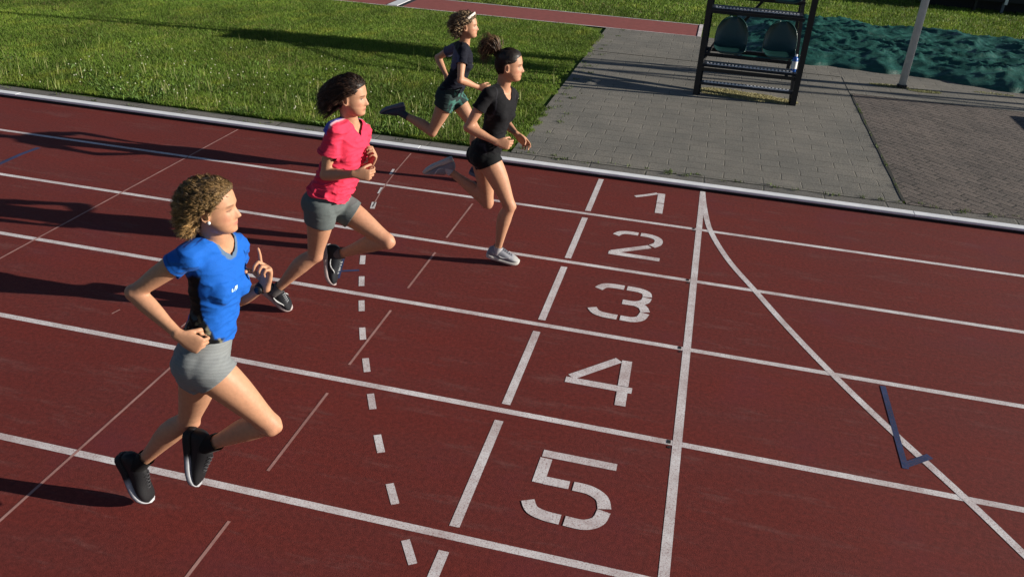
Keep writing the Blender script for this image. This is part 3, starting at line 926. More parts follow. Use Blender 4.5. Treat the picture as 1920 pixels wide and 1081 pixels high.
def finger(root, d, n, lens, r0, curls):
    P = [root]; p = np.array(root, float); dd = nrm(d)
    ax = nrm(np.cross(d, n))
    out = [p - dd * 0.012]
    out.append(p)
    for L, a in zip(lens, curls):
        a = math.radians(a)
        nn = nrm(np.cross(ax, dd))
        dd = nrm(dd * math.cos(a) + nn * math.sin(a))
        out.append(out[-1] + dd * L * 0.55); out.append(out[-1] + dd * L * 0.45)
    k = len(out)
    rr = np.linspace(r0, r0 * 0.80, k)
    return loft(out, ax, rr, rr * 0.95, 10)

def hand(W, d, n, side, s, curls, thumb=(0.75, 0.75, 0.25), tc=(15, 30)):
    """five separate fingers; d towards fingers, n out of the palm, side=+1 left -1 right"""
    d = nrm(d); n = nrm(n - np.dot(n, d) * d)
    t = np.cross(n, d) if side > 0 else np.cross(d, n)
    parts = []
    L = 0.086 * s
    parts.append(loft([W - d * .015, W + d * .01, W + d * L * .4, W + d * L * .8, W + d * L], t, np.array([.024, .027, .036, .040, .037]) * s, np.array([.017, .016, .0145, .0125, .010]) * s, 18, 2.6))
    offs = [.0295, .0100, -.0100, -.0285]; lens = [.071, .079, .073, .058]; rad = [.0086, .0088, .0084, .0074]
    for i in range(4):
        root = W + d * (L - (.000, -.003, .0, .006)[i] * s) + t * offs[i] * s
        sp = nrm(d + t * (offs[i] * 2.4))
        c = curls[i]
        parts.append(finger(root, sp, n, [lens[i] * s * .46, lens[i] * s * .30, lens[i] * s * .24], rad[i] * s, c))
    tr = W + d * 0.022 * s + t * 0.024 * s + n * .004
    td = nrm(d * thumb[0] + t * thumb[1] + n * thumb[2])
    parts.append(finger(tr, td, nrm(n - t * .6), [.042 * s, .032 * s, .024 * s], .0105 * s, (0, tc[0], tc[1])))
    return parts

FIST = [(72, 85, 50)] * 4
LOOSE = [(38, 55, 30), (46, 60, 32), (52, 62, 34), (56, 64, 36)]
POINT = [(4, 8, 5), (55, 75, 40), (68, 82, 45), (72, 84, 46)]
SOFT = [(20, 32, 20), (26, 36, 22), (32, 40, 24), (36, 42, 24)]

TORSO = [(-.17, .075, .060, .000), (-.10, .140, .100, -.006), (-.02, .165, .118, -.014), (.06, .168, .116, -.014), (.14, .158, .104, -.006), (.25, .138, .092, .002), (.36, .121, .083, .006),
         (.46, .119, .083, .006), (.56, .126, .090, .008), (.66, .134, .098, .012), (.75, .140, .098, .008), (.83, .148, .090, .000), (.89, .142, .078, -.006), (.94, .110, .066, -.010), (.985, .072, .056, -.008), (1.02, .054, .052, -.002)]

class Fig:
    def __init__(s, J, cfg):
        s.J = {k: np.array(v, float) for k, v in J.items() if k != 's'}
        s.s = J['s']; s.cfg = cfg; J = s.J
        up = nrm(J['neck'] - J['pelv']); s.up = up
        tw = math.radians(cfg.get('twist', 0)); mid = (J['shL'] + J['shR']) / 2
        for q in ('shL', 'shR'):
            v = (J[q] - mid) * cfg.get('shw', .88); J[q] = mid + v * math.cos(tw) - np.cross(up, v) * math.sin(tw) + up * np.dot(up, v) * (1 - math.cos(tw))
        hr = nrm(J['hiL'] - J['hiR']); sr = nrm(J['shL'] - J['shR'])
        hr = nrm(hr * .75 + np.array([0, .25, 0])); s.hr = hr; s.sr = sr
        s.len = np.linalg.norm(J['neck'] - J['pelv'])
    def spine(s, t):
        J = s.J
        p = J['pelv'] + (J['neck'] - J['pelv']) * t
        r = s.lat(t); f = np.cross(r, s.up) if False else np.cross(r, s.up)
        return p
    def lat(s, t):
        k = min(max((t - .1) / .8, 0), 1); k = k * k * (3 - 2 * k)
        a = s.hr * (1 - k) + s.sr * k
        a = a - np.dot(a, s.up) * s.up * (1.0 if .15 < t < .8 else .35)
        return nrm(a)
    def fwd(s, t): return nrm(np.cross(s.lat(t), s.up))
    def torso(s, infl=0.0, t0=-9, t1=9, widen=None):
        P = []; A = []; ra = []; rb = []
        for t, a, b, off in TORSO:
            if t < t0 or t > t1: continue
            P.append(s.spine(t) + s.fwd(t) * (off * s.s + .012 * math.sin(PI * min(max(t, 0), 1)) * s.s)); A.append(s.lat(t))
            w = widen(t) if widen else 0
            ra.append(a * s.s * s.cfg.get('wid', .90) + infl + w); rb.append(b * s.s * s.cfg.get('dep', .93) + infl + w)
        return loft(P, np.array(A), np.array(ra), np.array(rb), 40, 2.25)
    def bust(s, infl=0.0):
        out = []
        for sd in (-1, 1):
            c = s.spine(.655) + s.fwd(.66) * (.070 * s.s) + s.lat(.66) * sd * .060 * s.s
            r = .050 * s.s + infl
            out.append(ball(c, [s.fwd(.66) * r, s.lat(.66) * r * 1.05, s.up * r * 1.05]))
        return out
    def glutes(s, infl=0.0):
        out = []
        for sd, h in ((-1, 'hiR'), (1, 'hiL')):
            c = s.J[h] - s.fwd(0) * .038 * s.s - s.up * .01 + s.lat(0) * sd * .0
            r = .084 * s.s * s.cfg.get('girth', .96) ** 1.5 + infl
            out.append(ball(c, [s.fwd(0) * r, s.lat(0) * r * .92, s.up * r]))
        return out
    def seg(s, A, B, prof, ref, infl=0.0, n=22, cap=0.9):
        A = np.asarray(A); B = np.asarray(B); d = B - A; L = np.linalg.norm(d)
        u = d / L; r = nrm(ref - np.dot(ref, u) * u); f = nrm(np.cross(u, r))      # f: third axis
        P = [A + d * t + f * o * s.s for t, a, b, o in prof]; gk = s.s * s.cfg.get('girth', .96)
        return loft(P, r, np.array([a for t, a, b, o in prof]) * gk + infl, np.array([b for t, a, b, o in prof]) * gk + infl, n, 2.0, cap)
    # third axis of a leg with ref = lateral(+y): cross(down, +y) = +x (front)
    THIGH = [(0, .086, .092, -.006), (.12, .087, .093, -.002), (.28, .082, .088, .004), (.45, .074, .080, .006), (.62, .065, .070, .005), (.78, .056, .060, .003), (.90, .051, .054, .002), (1.0, .049, .052, .004)]
    SHIN = [(0, .048, .050, .002), (.08, .048, .052, -.004), (.2, .052, .058, -.012), (.32, .053, .059, -.014), (.45, .048, .053, -.012), (.6, .040, .044, -.007), (.76, .032, .036, -.002), (.9, .0285, .032, 0), (1.0, .029, .033, -.002)]
    UARM = [(0, .041, .044, 0), (.15, .044, .047, 0), (.35, .042, .045, .002), (.6, .038, .041, .002), (.82, .034, .035, 0), (1.0, .034, .034, -.002)]
    FARM = [(0, .034, .035, 0), (.12, .039, .037, .002), (.28, .040, .036, .003), (.5, .035, .031, .002), (.72, .028, .024, 0), (.9, .0255, .0195, 0), (1.0, .026, .018, 0)]
    def leg_side(s, S):
        J = s.J
        a = J['kn' + S] - J['hi' + S]; b = J['an' + S] - J['kn' + S]
        h = np.cross(b, a)
        h = nrm(h) if np.linalg.norm(h) > 1e-3 else np.array([0, 1., 0])
        if h[1] < 0: h = -h
        return nrm(h * .5 + np.array([0, .5, 0]))
    def body(s, voxel):
        J = s.J; k = s.s; parts = [s.torso()] + s.bust(-.006) + s.glutes()
        for S, sd in (('R', -1), ('L', 1)):
            lat = s.leg_side(S)
            parts.append(s.seg(J['hi' + S], J['kn' + S], s.THIGH, lat))
            parts.append(s.seg(J['kn' + S], J['an' + S], s.SHIN, lat))
            d1 = nrm(J['kn' + S] - J['hi' + S]); d2 = nrm(J['an' + S] - J['kn' + S])
            f = nrm(np.cross(d1, lat)); f2 = nrm(np.cross(d2, lat)); ff = nrm(f + f2)
            kc = J['kn' + S]
            parts.append(ball(kc, [ff * .050 * k, lat * .049 * k, nrm(np.cross(ff, lat)) * .053 * k]))
            parts.append(ball(kc + ff * .026 * k, [ff * .030 * k, lat * .027 * k, nrm(np.cross(ff, lat)) * .032 * k]))
            # foot
            to = J['to' + S]; an = J['an' + S]
            parts.append(loft([an, an * .7 + to * .3, an * .35 + to * .65, to], lat, np.array([.029, .027, .028, .022]) * k, np.array([.032, .025, .017, .008]) * k, 16))
            # arm
            sh, el, wr = J['sh' + S], J['el' + S], J['wr' + S]
            au = nrm(el - sh); af = nrm(wr - el); ref = np.cross(au, af); ref = nrm(ref) if np.linalg.norm(ref) > .05 else s.sr
            parts.append(ball(sh + s.up * -.008, [s.sr * .044 * k, s.fwd(.9) * .047 * k, s.up * .044 * k]))
            parts.append(s.seg(sh, el, s.UARM, ref)); 
            n = s.cfg['palm' + S]
            parts.append(s.seg(el, wr, s.FARM, np.cross(np.array(n, float), af)))
            parts.append(ball(el, [nrm(au - af) * .036 * k, nrm(ref) * .034 * k, nrm(np.cross(ref, au - af)) * .035 * k]))
            # trapezius bridge
            parts.append(loft([s.spine(.93), s.spine(.95) * .5 + sh * .5 + s.up * .012, sh], s.up, np.array([.050, .042, .036]) * k, np.array([.055, .050, .044]) * k, 16))
            hd = s.cfg.get('hdir' + S); hd = nrm(np.array(hd, float)) if hd is not None else nrm(J['ha' + S] - wr)
            parts += hand(wr, hd, np.array(n, float), sd, k, s.cfg['curl' + S], s.cfg.get('thumb' + S, (0.95, 0.42, 0.5)), s.cfg.get('tc' + S, (22, 38)))
        # neck and head
        H = s.headM
        base = s.spine(.96) + s.fwd(.9) * .0
        toph = H @ np.array([-.026, 0, -.045, 1.0])
        mid = (base + toph) / 2
        parts.append(loft([s.spine(.90), base, mid, toph], s.lat(1), np.array([.060, .052, .050, .052]) * k, np.array([.058, .052, .052, .056]) * k, 20))
        hv = (np.c_[HV, np.ones(len(HV))] @ H.T)
        parts.append((hv, HF))
        for sd in (-1, 1):     # ears
            c = np.array([-.008, sd * .0765, -.012])
            ax = [np.array([.013, sd * .006, .002]), np.array([-.002, .0050, 0]) , np.array([-.004, 0, .026])]
            R = H[:, :3]
            rim = [(-.008 + .0145 * math.sin(q) * -1 - .004 * math.cos(q), sd * (.0830 + .005 * max(0, math.sin(q))), -.010 + .0275 * math.cos(q)) for q in np.linspace(-.75, PI * .98, 12)]
            rim = np.c_[np.array(rim), np.ones(12)] @ H.T
            parts.append(loft(rim, R @ np.array([0, 1., 0]), np.linspace(.0036, .0052, 12), np.linspace(.0036, .0052, 12), 8))
            parts.append(ball(H @ np.append(c, 1), [R @ a for a in ax], 10))
        V, F = fuse(parts, voxel)
        # relax everywhere but face and hands
        Hi = np.linalg.inv(np.r_[H, [[0, 0, 0, 1]]])
        loc = (np.c_[V, np.ones(len(V))] @ Hi.T)[:, :3]
        w = np.ones(len(V))
        face = np.exp(-(np.linalg.norm(loc - np.array([.03, 0, 0]), axis=1) / .10) ** 6); w *= 1 - .97 * face
        for S in 'RL':
            dd = np.linalg.norm(V - (J['wr' + S] * .3 + J['ha' + S] * .7), axis=1); w *= 1 - .93 * np.exp(-(dd / (.115 * k)) ** 6)
        V = relax(V, F, 14, w)
        V = relax(V, F, 1, None, .5)
        loc = (np.c_[V, np.ones(len(V))] @ Hi.T)[:, :3]
        col = np.tile(SKIN * np.array(s.cfg.get('tone', (1, 1, 1))), (len(V), 1))
        x, y, z = loc.T
        fm = (x > .03) & (np.abs(z) < .12) & (np.abs(y) < .08)
        def blend(m, c): 
            m = (m * fm)[:, None]; col[:] = col * (1 - m) + np.array(c) * m
        ay = np.abs(y)
        blend(.45 * np.exp(-((ay - .045) / .02) ** 2 - ((z + .03) / .02) ** 2), (.56, .22, .15))
        blend(.8 * np.exp(-(ay / .022) ** 4) * np.exp(-((z + .0625) / .0075) ** 4), (.42, .13, .11))
        blend(.5 * np.exp(-(ay / .018) ** 4) * np.exp(-((z + .0628) / .0016) ** 2), (.15, .04, .035))
        br = .018 + .004 * np.cos((ay - .03) / .02) - .0035
        blend(.9 * np.exp(-((ay - .032) / .019) ** 6) * np.exp(-((z - br) / .0040) ** 2), s.cfg.get('brow', (.07, .04, .02)))
        blend(.55 * np.exp(-((ay - .032) / .015) ** 4) * np.exp(-((z - .006) / .004) ** 2), (.36, .17, .11))
        if s.cfg.get('eyes_open', True):
            blend(.85 * np.exp(-((ay - .032) / .0125) ** 4) * np.exp(-((z + .001) / .0036) ** 4), (.5, .46, .42))
            blend(1.0 * np.exp(-((ay - .034) / .0048) ** 4) * np.exp(-((z + .001) / .0042) ** 4), (.04, .03, .025))
            blend(.95 * np.exp(-((ay - .032) / .014) ** 6) * np.exp(-((z - .0032) / .0020) ** 2), (.03, .015, .01))
        else:
            blend(.9 * np.exp(-((ay - .033) / .014) ** 6) * np.exp(-((z + .0035 - .25 * np.abs(ay - .033)) / .0030) ** 2), (.04, .02, .015))
        # warmer knees, elbows, knuckles
        for S in 'RL':
            for jn, r, c in (('kn', .055, .35), ('el', .05, .3)):
                m = (c * np.exp(-(np.linalg.norm(V - J[jn + S], axis=1) / (r * k)) ** 4))[:, None]
                col[:] = col * (1 - m) + np.array((.56, .24, .16)) * m
        return V, F, col
    def set_head(s):
        J = s.J; yaw, pitch, roll = [math.radians(a) for a in s.cfg['head']]
        f = np.array([math.cos(yaw) * math.cos(pitch), math.sin(yaw) * math.cos(pitch), math.sin(pitch)])
        upw = nrm(np.array([0, math.sin(roll), math.cos(roll)]))
        l = nrm(np.cross(upw, f)); u = np.cross(f, l)
        k = s.s * s.cfg.get('headk', 1.0)
        Mx = np.zeros((3, 4)); Mx[:, 0] = f * k; Mx[:, 1] = l * k; Mx[:, 2] = u * k; Mx[:, 3] = J['head']
        s.headM = Mx
    def to_world(s, P): return P @ s.headM[:, :3].T + s.headM[:, 3]

def strands(P, r0, col, sides=3):
    """P: (n,k,3) centre lines -> thin tapered tubes"""
    n, k, _ = P.shape
    T = np.gradient(P, axis=1); T /= np.linalg.norm(T, axis=2)[..., None] + 1e-9
    ref = np.array([0.31, 0.2, 0.93]); A = np.cross(T, ref); A /= np.linalg.norm(A, axis=2)[..., None] + 1e-9; Bv = np.cross(T, A)
    tt = np.linspace(0, 1, k); taper = np.interp(tt, [0, .1, .7, 1], [.7, 1, .85, .15])
    r = np.broadcast_to(np.asarray(r0).reshape(-1, 1), (n, 1)) * taper[None]
    rings = []
    for i in range(sides):
        q = 2 * PI * i / sides
        rings.append(P + (A * math.cos(q) + Bv * math.sin(q)) * r[..., None])
    V = np.stack(rings, 2).reshape(-1, 3)
    idx = np.arange(n * k * sides).reshape(n, k, sides)
    F = []
    for i in range(sides):
        j = (i + 1) % sides
        F.append(np.stack([idx[:, :-1, i], idx[:, :-1, j], idx[:, 1:, j], idx[:, 1:, i]], -1).reshape(-1, 4))
    cc = np.repeat(col[:, None, :], k * sides, 1)
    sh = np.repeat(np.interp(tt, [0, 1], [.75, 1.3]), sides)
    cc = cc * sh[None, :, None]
    return V, np.concatenate(F), cc.reshape(-1, 3)

def hair_cap(fig, parent, thick, col, tuck=1.0):
    V = HV.copy(); g = hairline(V)
    Nn = normals(V, HF)
    t = thick * np.clip(-g / .03, 0, 1) ** .6 + .0012
    nz = wr_noise(V, (60, 60, 25), 3.1)
    V2 = V + Nn * (t * (1 + .25 * nz))[:, None]
    V2, F2 = clip(V2, HF, g)
    n = np.array([noise.noise(Vector(p * 90)) for p in V2])
    cc = np.array(col)[None] * (1 + .35 * n)[:, None]
    o = finish('hair', fig.to_world(V2), F2, M['hair'], parent, cc.clip(.003, 1))
    return o

def scalp_points(n, lim=0.0, zmin=-.075):
    out = []
    g = hairline(HV)
    cand = np.where((g < lim) & (HV[:, 2] > zmin) & (HV[:, 2] < .112))[0]
    # weight by area: rings near the top are dense
    w = np.hypot(HV[cand, 0] + .012, HV[cand, 1]); w = w / w.sum()
    i = RNG.choice(cand, n, p=w)
    return HV[i] + RNG.normal(0, .0015, (n, 3)), nrmrows(HV[i] - np.array([-.012, 0, .0]))

def nrmrows(a): return a / (np.linalg.norm(a, axis=-1)[..., None] + 1e-12)

def grow(P0, D0, steps, step, field, curl_r, curl_f, push=1.0, stiff=.75):
    """walk strands through a direction field in head-local space, keep outside the skull, add curls"""
    n = len(P0); pv = np.broadcast_to(np.asarray(push, float), (n,)); P = P0.copy(); D = D0.copy(); out = [P.copy()]
    st = np.broadcast_to(np.asarray(step, float).reshape(-1, 1), (n, 1))
    for i in range(steps):
        D = nrmrows(D * stiff + field(P, i / steps) * (1 - stiff))
        P = P + D * st
        rr, c, r = head_radius(P)
        m = rr < pv
        if m.any():
            P[m] = c + (P[m] - c) * (pv[m] / rr[m])[:, None]
        out.append(P.copy())
    Q = np.stack(out, 1)
    k = Q.shape[1]
    if np.max(curl_r) > 0:
        T = nrmrows(np.gradient(Q, axis=1)); A = nrmrows(np.cross(T, np.array([.3, .9, .2]))); Bv = np.cross(T, A)
        ph = RNG.uniform(0, 2 * PI, (n, 1)); fr = RNG.uniform(.7, 1.3, (n, 1)) * curl_f
        t = np.linspace(0, 1, k)[None]
        rad = np.broadcast_to(np.asarray(curl_r).reshape(-1, 1), (n, 1)) * np.clip(t * 4, 0, 1)
        ang = ph + fr * t * 2 * PI
        Q = Q + A * (np.cos(ang) * rad)[..., None] + Bv * (np.sin(ang) * rad)[..., None]
    return Q

def clump(Q, kids, spread, r):
    """several fine hairs around each guide curl"""
    n, k, _ = Q.shape
    C_ = np.repeat(Q, kids, 0)
    off = RNG.normal(0, 1, (n * kids, 1, 3)) * spread * RNG.uniform(.5, 1.4, (n * kids, 1, 1))
    prof = np.interp(np.linspace(0, 1, k), [0, .25, .6, 1], [1.3, 1.0, .55, 1.25])[None, :, None]
    C_ = C_ + off * prof + RNG.normal(0, .0006, C_.shape)
    return C_, RNG.uniform(.6, 1.25, n * kids) * r

def shoe(fig, S, parent, cfg):
    """upper with collar, tongue and laces; sole is a part of the shoe"""
    J = fig.J; k = fig.s * cfg.get('k', 1.0)
    an, to = J['an' + S], J['to' + S]
    f0 = nrm(to - an); lat = np.array([0, 1., 0]); lat = nrm(lat - np.dot(lat, f0) * f0)
    a = math.radians(17); upv = nrm(np.cross(f0, lat)); 
    if np.dot(upv, fig.J['kn' + S] - an) < 0: upv = -upv
    fw = nrm(f0 * math.cos(a) + upv * math.sin(a)); up = nrm(np.cross(fw, lat)); 
    if np.dot(up, fig.J['kn' + S] - an) < 0: up = -up
    lat2 = np.cross(up, fw)
    O = an - up * .078 * k - fw * .002
    X = np.array([-.066, -.060, -.045, -.02, .01, .04, .07, .10, .13, .155, .175, .188, .196]) * k
    hw = np.array([.014, .026, .032, .034, .034, .0355, .039, .043, .045, .043, .036, .025, .010]) * k
    ht = np.array([.056, .084, .100, .106, .110, .106, .092, .076, .064, .056, .049, .040, .028]) * k
    lift = np.array([.010, .004, .001, 0, 0, 0, 0, .0, .002, .006, .011, .016, .020]) * k
    cur = np.array([0, 0, 0, 0, .0, .002, .004, .005, .005, .003, .0, -.002, -.003]) * k * (1 if S == 'L' else -1) * -1
    nn = 24; V = []
    def P(x, y, z): return O + fw * x + lat2 * y + up * z
    for i in range(len(X)):
        for j in range(nn):
            q = 2 * PI * j / nn; c, s_ = math.cos(q), math.sin(q)
            z0 = lift[i] + .016 * k; h = ht[i] - z0
            yy = hw[i] * math.copysign(abs(c) ** .72, c); zz = z0 + h * (.42 + (.58 if s_ > 0 else .42) * math.copysign(abs(s_) ** .85, s_))
            if s_ > 0: yy *= 1 - .42 * s_ ** 2 * (1 if X[i] < .12 * k else .5)
            V.append(P(X[i], yy + cur[i], zz))
    F = [(i * nn + j, (i + 1) * nn + j, (i + 1) * nn + (j + 1) % nn, i * nn + (j + 1) % nn) for i in range(len(X) - 1) for j in range(nn)]
    F.append(tuple(range(nn))); F.append(tuple(range(len(V) - 1, len(V) - nn - 1, -1)))
    V = np.array(V)
    cc = np.tile(np.array(cfg['upper']), (len(V), 1))
    if 'toe' in cfg: cc[-nn * 4:] = cfg['toe']
    o = finish('shoe', V, F, M['shoe'], parent, cc)
    sb = o.modifiers.new('sub', 'SUBSURF'); sb.levels = 1; sb.render_levels = 1
    # sole
    V = []; pr = [(1.0, 0.000), (1.08, .003), (1.09, .010), (1.07, .018), (1.0, .023)]
    for i in range(len(X)):
        th = 1.0 + .35 * (X[i] < .02 * k)
        row = [(-(w) * hw[i], z * k * th) for w, z in pr[::1]] + [((w) * hw[i], z * k * th) for w, z in pr[::-1]]
        xx = X[i] * 1.015
        for y, z in row: V.append(P(xx, y + cur[i], z + lift[i] - .004 * k))
    m = 10
    F = [(i * m + j, i * m + (j + 1) % m, (i + 1) * m + (j + 1) % m, (i + 1) * m + j) for i in range(len(X) - 1) for j in range(m)]
    F.append(tuple(range(m - 1, -1, -1))); F.append(tuple(range((len(X) - 1) * m, len(X) * m)))
    V = np.array(V); cc = np.tile(np.array(cfg['sole']), (len(V), 1))
    if cfg.get('thin'):
        for i in range(len(X)):
            for j in range(10):
                if j in (0, 1, 8, 9) or (X[i] < .045 * k): cc[i * 10 + j] = (.012, .012, .014)
    finish('sole', V, F, M['sole'], o, cc)
    # laces
    mb = MB()
    for i in range(5):
        x = (.045 + .017 * i) * k; w = .018 * k; h = np.interp(x, X, ht) + .001
        for sgn in (1, -1):
            mb.tube([P(x, -w * sgn, h - .009 * k), P(x + .008 * k, 0, h + .002 * k), P(x + .014 * k, w * sgn, h - .012 * k)], .0018 * k, 6)
    lc = np.array(cfg.get('lace', (.3, .3, .3)))
    mesh_obj('laces', mb.V, mb.F, M['sole'], o, True, np.tile(lc, (len(mb.V), 1)))
    if 'mark' in cfg:           # curved side stripe, near side
        for sgn in (-1, 1):
            pts = []
            for t in np.linspace(0, 1, 9):
                x = (.02 + .095 * t) * k; z = (.040 + .030 * (t - .35) ** 2 * 3 * (1 if t > .35 else .9)) * k
                y = np.interp(x, X, hw) * 1.005
                z = min(z, .062 * k)
                pts.append(P(x, sgn * (y * .985 + .0012), z))
            mb = MB(); mb.tube(pts, [.0012 * k + .0045 * k * math.sin(PI * min(1, t * 1.15)) ** 1 for t in np.linspace(0, .87, 9)], 6)
            mesh_obj('side_stripe', mb.V, mb.F, M['sole'], o, True, np.tile(np.array(cfg['mark']), (len(mb.V), 1)))
    # sock
    kn = J['kn' + S]; sd = nrm(kn - an); hgt = cfg.get('sock_h', .05) * k
    P0 = an - sd * .03 * k
    V, F = loft([P0, an + sd * .0, an + sd * hgt * .6, an + sd * hgt], lat, np.array([.034, .0345, .0335, .0345]) * k, np.array([.040, .039, .0365, .037]) * k, 20)
    g = (V - (an + sd * hgt * .98)) @ sd
    V, F = clip(V, F, g)
    finish('sock', V, F, M['cloth'], parent, np.tile(np.array(cfg['sock']), (len(V), 1)))

def shirt(fig, parent, cfg):
    k = fig.s; J = fig.J
    loose = cfg.get('loose', .010); hem = cfg['hem']
    wd = lambda t: cfg.get('hemw', .004) * max(0, (.45 - t)) * 2 + cfg.get('waistw', .006) * math.exp(-((t - .42) / .15) ** 2)
    parts = [fig.torso(loose, hem - .12, 1.03, wd)] + fig.bust(loose - .004)
    cuts = []
    for S in 'RL':
        sh, el = J['sh' + S], J['el' + S]; au = nrm(el - sh)
        parts.append(ball(sh - fig.up * .008, [fig.sr * (.044 * k + loose), fig.fwd(.9) * (.047 * k + loose), fig.up * (.044 * k + loose)]))
        L = cfg.get('sleeve', .5)
        prof = [(0, .041, .044, 0), (.15, .044, .046, 0), (.35, .045, .047, .0), (L - .04, cfg.get('sw', .051), cfg.get('sw', .051) + .003, 0), (L + .05, cfg.get('sw', .051), cfg.get('sw', .051), 0)]
        ref = np.cross(au, nrm(J['wr' + S] - el)); ref = nrm(ref) if np.linalg.norm(ref) > .05 else fig.sr
        parts.append(fig.seg(sh, el, prof, ref, loose * .75, 22, .08))
        parts.append(loft([fig.spine(.93), fig.spine(.95) * .5 + sh * .5 + fig.up * .012, sh], fig.up, np.array([.050, .042, .038]) * k + loose * .8, np.array([.058, .052, .046]) * k + loose * .8, 16))
        cuts.append((sh + (el - sh) * L, au, sh))
    vox = cfg.get('voxel', .0055)
    V, F = fuse(parts, vox)
    V = relax(V, F, 10)
    # folds: long diagonal ridges, fading to the chest
    n1 = 1 - np.abs(wr_noise(V, (9, 9, 26), cfg['seed'])) * 2; n2 = 1 - np.abs(wr_noise(V + 5, (16, 16, 34), cfg['seed'] + 7)) * 2
    n3 = wr_noise(V, (5, 5, 8), cfg['seed'] + 3)
    amp = cfg.get('fold', .005)
    rel = (V - J['pelv']) @ fig.up / fig.len
    wgt = .45 + .55 * np.clip((.75 - rel) / .5, 0, 1)
    Nn = normals(V, F)
    V = V + Nn * (amp * wgt * (.9 * n1 ** 2 + .45 * n2 ** 2 + .9 * n3 - .45))[:, None]
    # cut hem, sleeves, neck
    up = fig.up; fwd = fig.fwd(.9); lat = fig.lat(.9)
    for p, a, sh in cuts:
        dv = V - p; ax_ = dv @ a; rad_ = np.linalg.norm(dv - np.outer(ax_, a), axis=1)
        rl = np.clip(((V - J['pelv']) @ up) / fig.len, 0, 1)
        q_ = fig.J['pelv'] + np.outer(rl, J['neck'] - J['pelv'])
        tor = np.abs((V - q_) @ fig.lat(.8)) - (np.interp(rl, [t[0] for t in TORSO], [t[1] for t in TORSO]) * k * 1.0 + loose + .006)
        g = np.minimum.reduce([ax_ + .006, .078 * k - rad_, .05 - ax_, tor])
        V, F = clip(V, F, g)
    rel = (V - J['pelv']) @ up
    hz = hem * fig.len + .012 * np.sin(((V - J['pelv']) @ fig.fwd(.1)) * 30) + cfg.get('hemtilt', 0) * ((V - J['pelv']) @ fig.fwd(.1))
    near = np.linalg.norm(V - fig.spine(hem), axis=1)
    V, F = clip(V, F, np.where(near < .36, hz - rel, -1))
    nb = fig.spine(.965)
    def neckg(V):
        d = V - nb; u = d @ up; f = d @ fwd; r = d @ lat
        R = cfg.get('nr', .064) * k
        base = R - np.sqrt(r ** 2 + (f - .008) ** 2)
        g1 = np.where(u > -.05, base, -1)
        if cfg.get('neck') == 'v':
            g2 = np.where(f > 0, cfg.get('vk', .62) * (u + cfg.get('vd', .115) * k) - np.abs(r), -1)
        else:
            g2 = np.where(f > 0, cfg.get('sd', .075) * k - np.sqrt(r ** 2 * 1.1 + np.minimum(u, 0) ** 2), -1)
        return np.maximum(g1, np.where((u > -.14) , g2, -1))
    g = neckg(V)
    V, F = clip(V, F, g)
    g = neckg(V)
    col = cfg['color'](fig, V, g)
    for p, a, sh_ in cuts:
        dv = V - p; ax_ = dv @ a; rad_ = np.linalg.norm(dv - np.outer(ax_, a), axis=1)
        m = np.exp(-((ax_ + .024) / .0028) ** 2) * (rad_ < .085); col = col * (1 - .45 * m[:, None])
        dv = V - sh_; ax_ = dv @ a; rad_ = np.linalg.norm(dv - np.outer(ax_, a), axis=1)
        m = np.exp(-((ax_ - .006) / .0030) ** 2) * (rad_ < .08); col = col * (1 - .4 * m[:, None])
    rr_ = (V - J['pelv']) @ up; m = np.exp(-((rr_ - (hem * fig.len + .022)) / .003) ** 2); col = col * (1 - .35 * m[:, None])
    o = finish('shirt', V, F, M['cloth'], parent, col, 0.0022)
    return o, V, F

def shorts(fig, parent, cfg):
    k = fig.s; J = fig.J; inf = cfg.get('inf', .007)
    parts = [fig.torso(inf, -.2, .32)] + fig.glutes(inf)
    L = cfg['leg']
    for S in 'RL':
        lat = fig.leg_side(S)
        prof = [(t, a + (.004 if t > .2 else 0), b + (.004 if t > .2 else 0), o) for t, a, b, o in fig.THIGH if t < L + .32]
        parts.append(fig.seg(J['hi' + S], J['kn' + S], prof, lat, inf))
    V, F = fuse(parts, .0055)
    V = relax(V, F, 12)
    Nn = normals(V, F)
    n1 = 1 - np.abs(wr_noise(V, (10, 10, 40), cfg['seed'])) * 2
    V = V + Nn * (cfg.get('fold', .0022) * n1 ** 2)[:, None]
    for S in 'RL':
        h, kn = J['hi' + S], J['kn' + S]; d = nrm(kn - h); p = h + (kn - h) * L
        lt = nrm(fig.lat(0)); cut = nrm(d + lt * (-.18 if S == 'R' else .18) * cfg.get('slant', 1))
        g = np.minimum((V - p) @ cut, .17 * k - np.linalg.norm(V - (p + d * .11), axis=1))
        V, F = clip(V, F, g)
    g = (V - J['pelv']) @ fig.up - cfg['top'] * fig.len
    V, F = clip(V, F, g)
    col = cfg['color'](fig, V)
    return finish('shorts', V, F, M['cloth'], parent, col, 0.002)

def snap_patch(name, V, F, parent, centre, ax, ay, shapes, col, off=.0032):
    """small printed shapes laid on the cloth: each outline vertex dropped to the nearest cloth point"""
    Nn = normals(V, F); mb = MB()
    for sh in shapes:
        pts = []
        for (a, b) in sh:
            p = centre + ax * a + ay * b
            i = np.argmin(((V - p) ** 2).sum(1)); pts.append(p - Nn[i] * np.dot(p - V[i], Nn[i]) + Nn[i] * off)
        mb.add(pts, [tuple(range(len(pts)))])
    return mesh_obj(name, mb.V, mb.F, M['sole'], parent, False, np.tile(np.array(col), (len(mb.V), 1)))

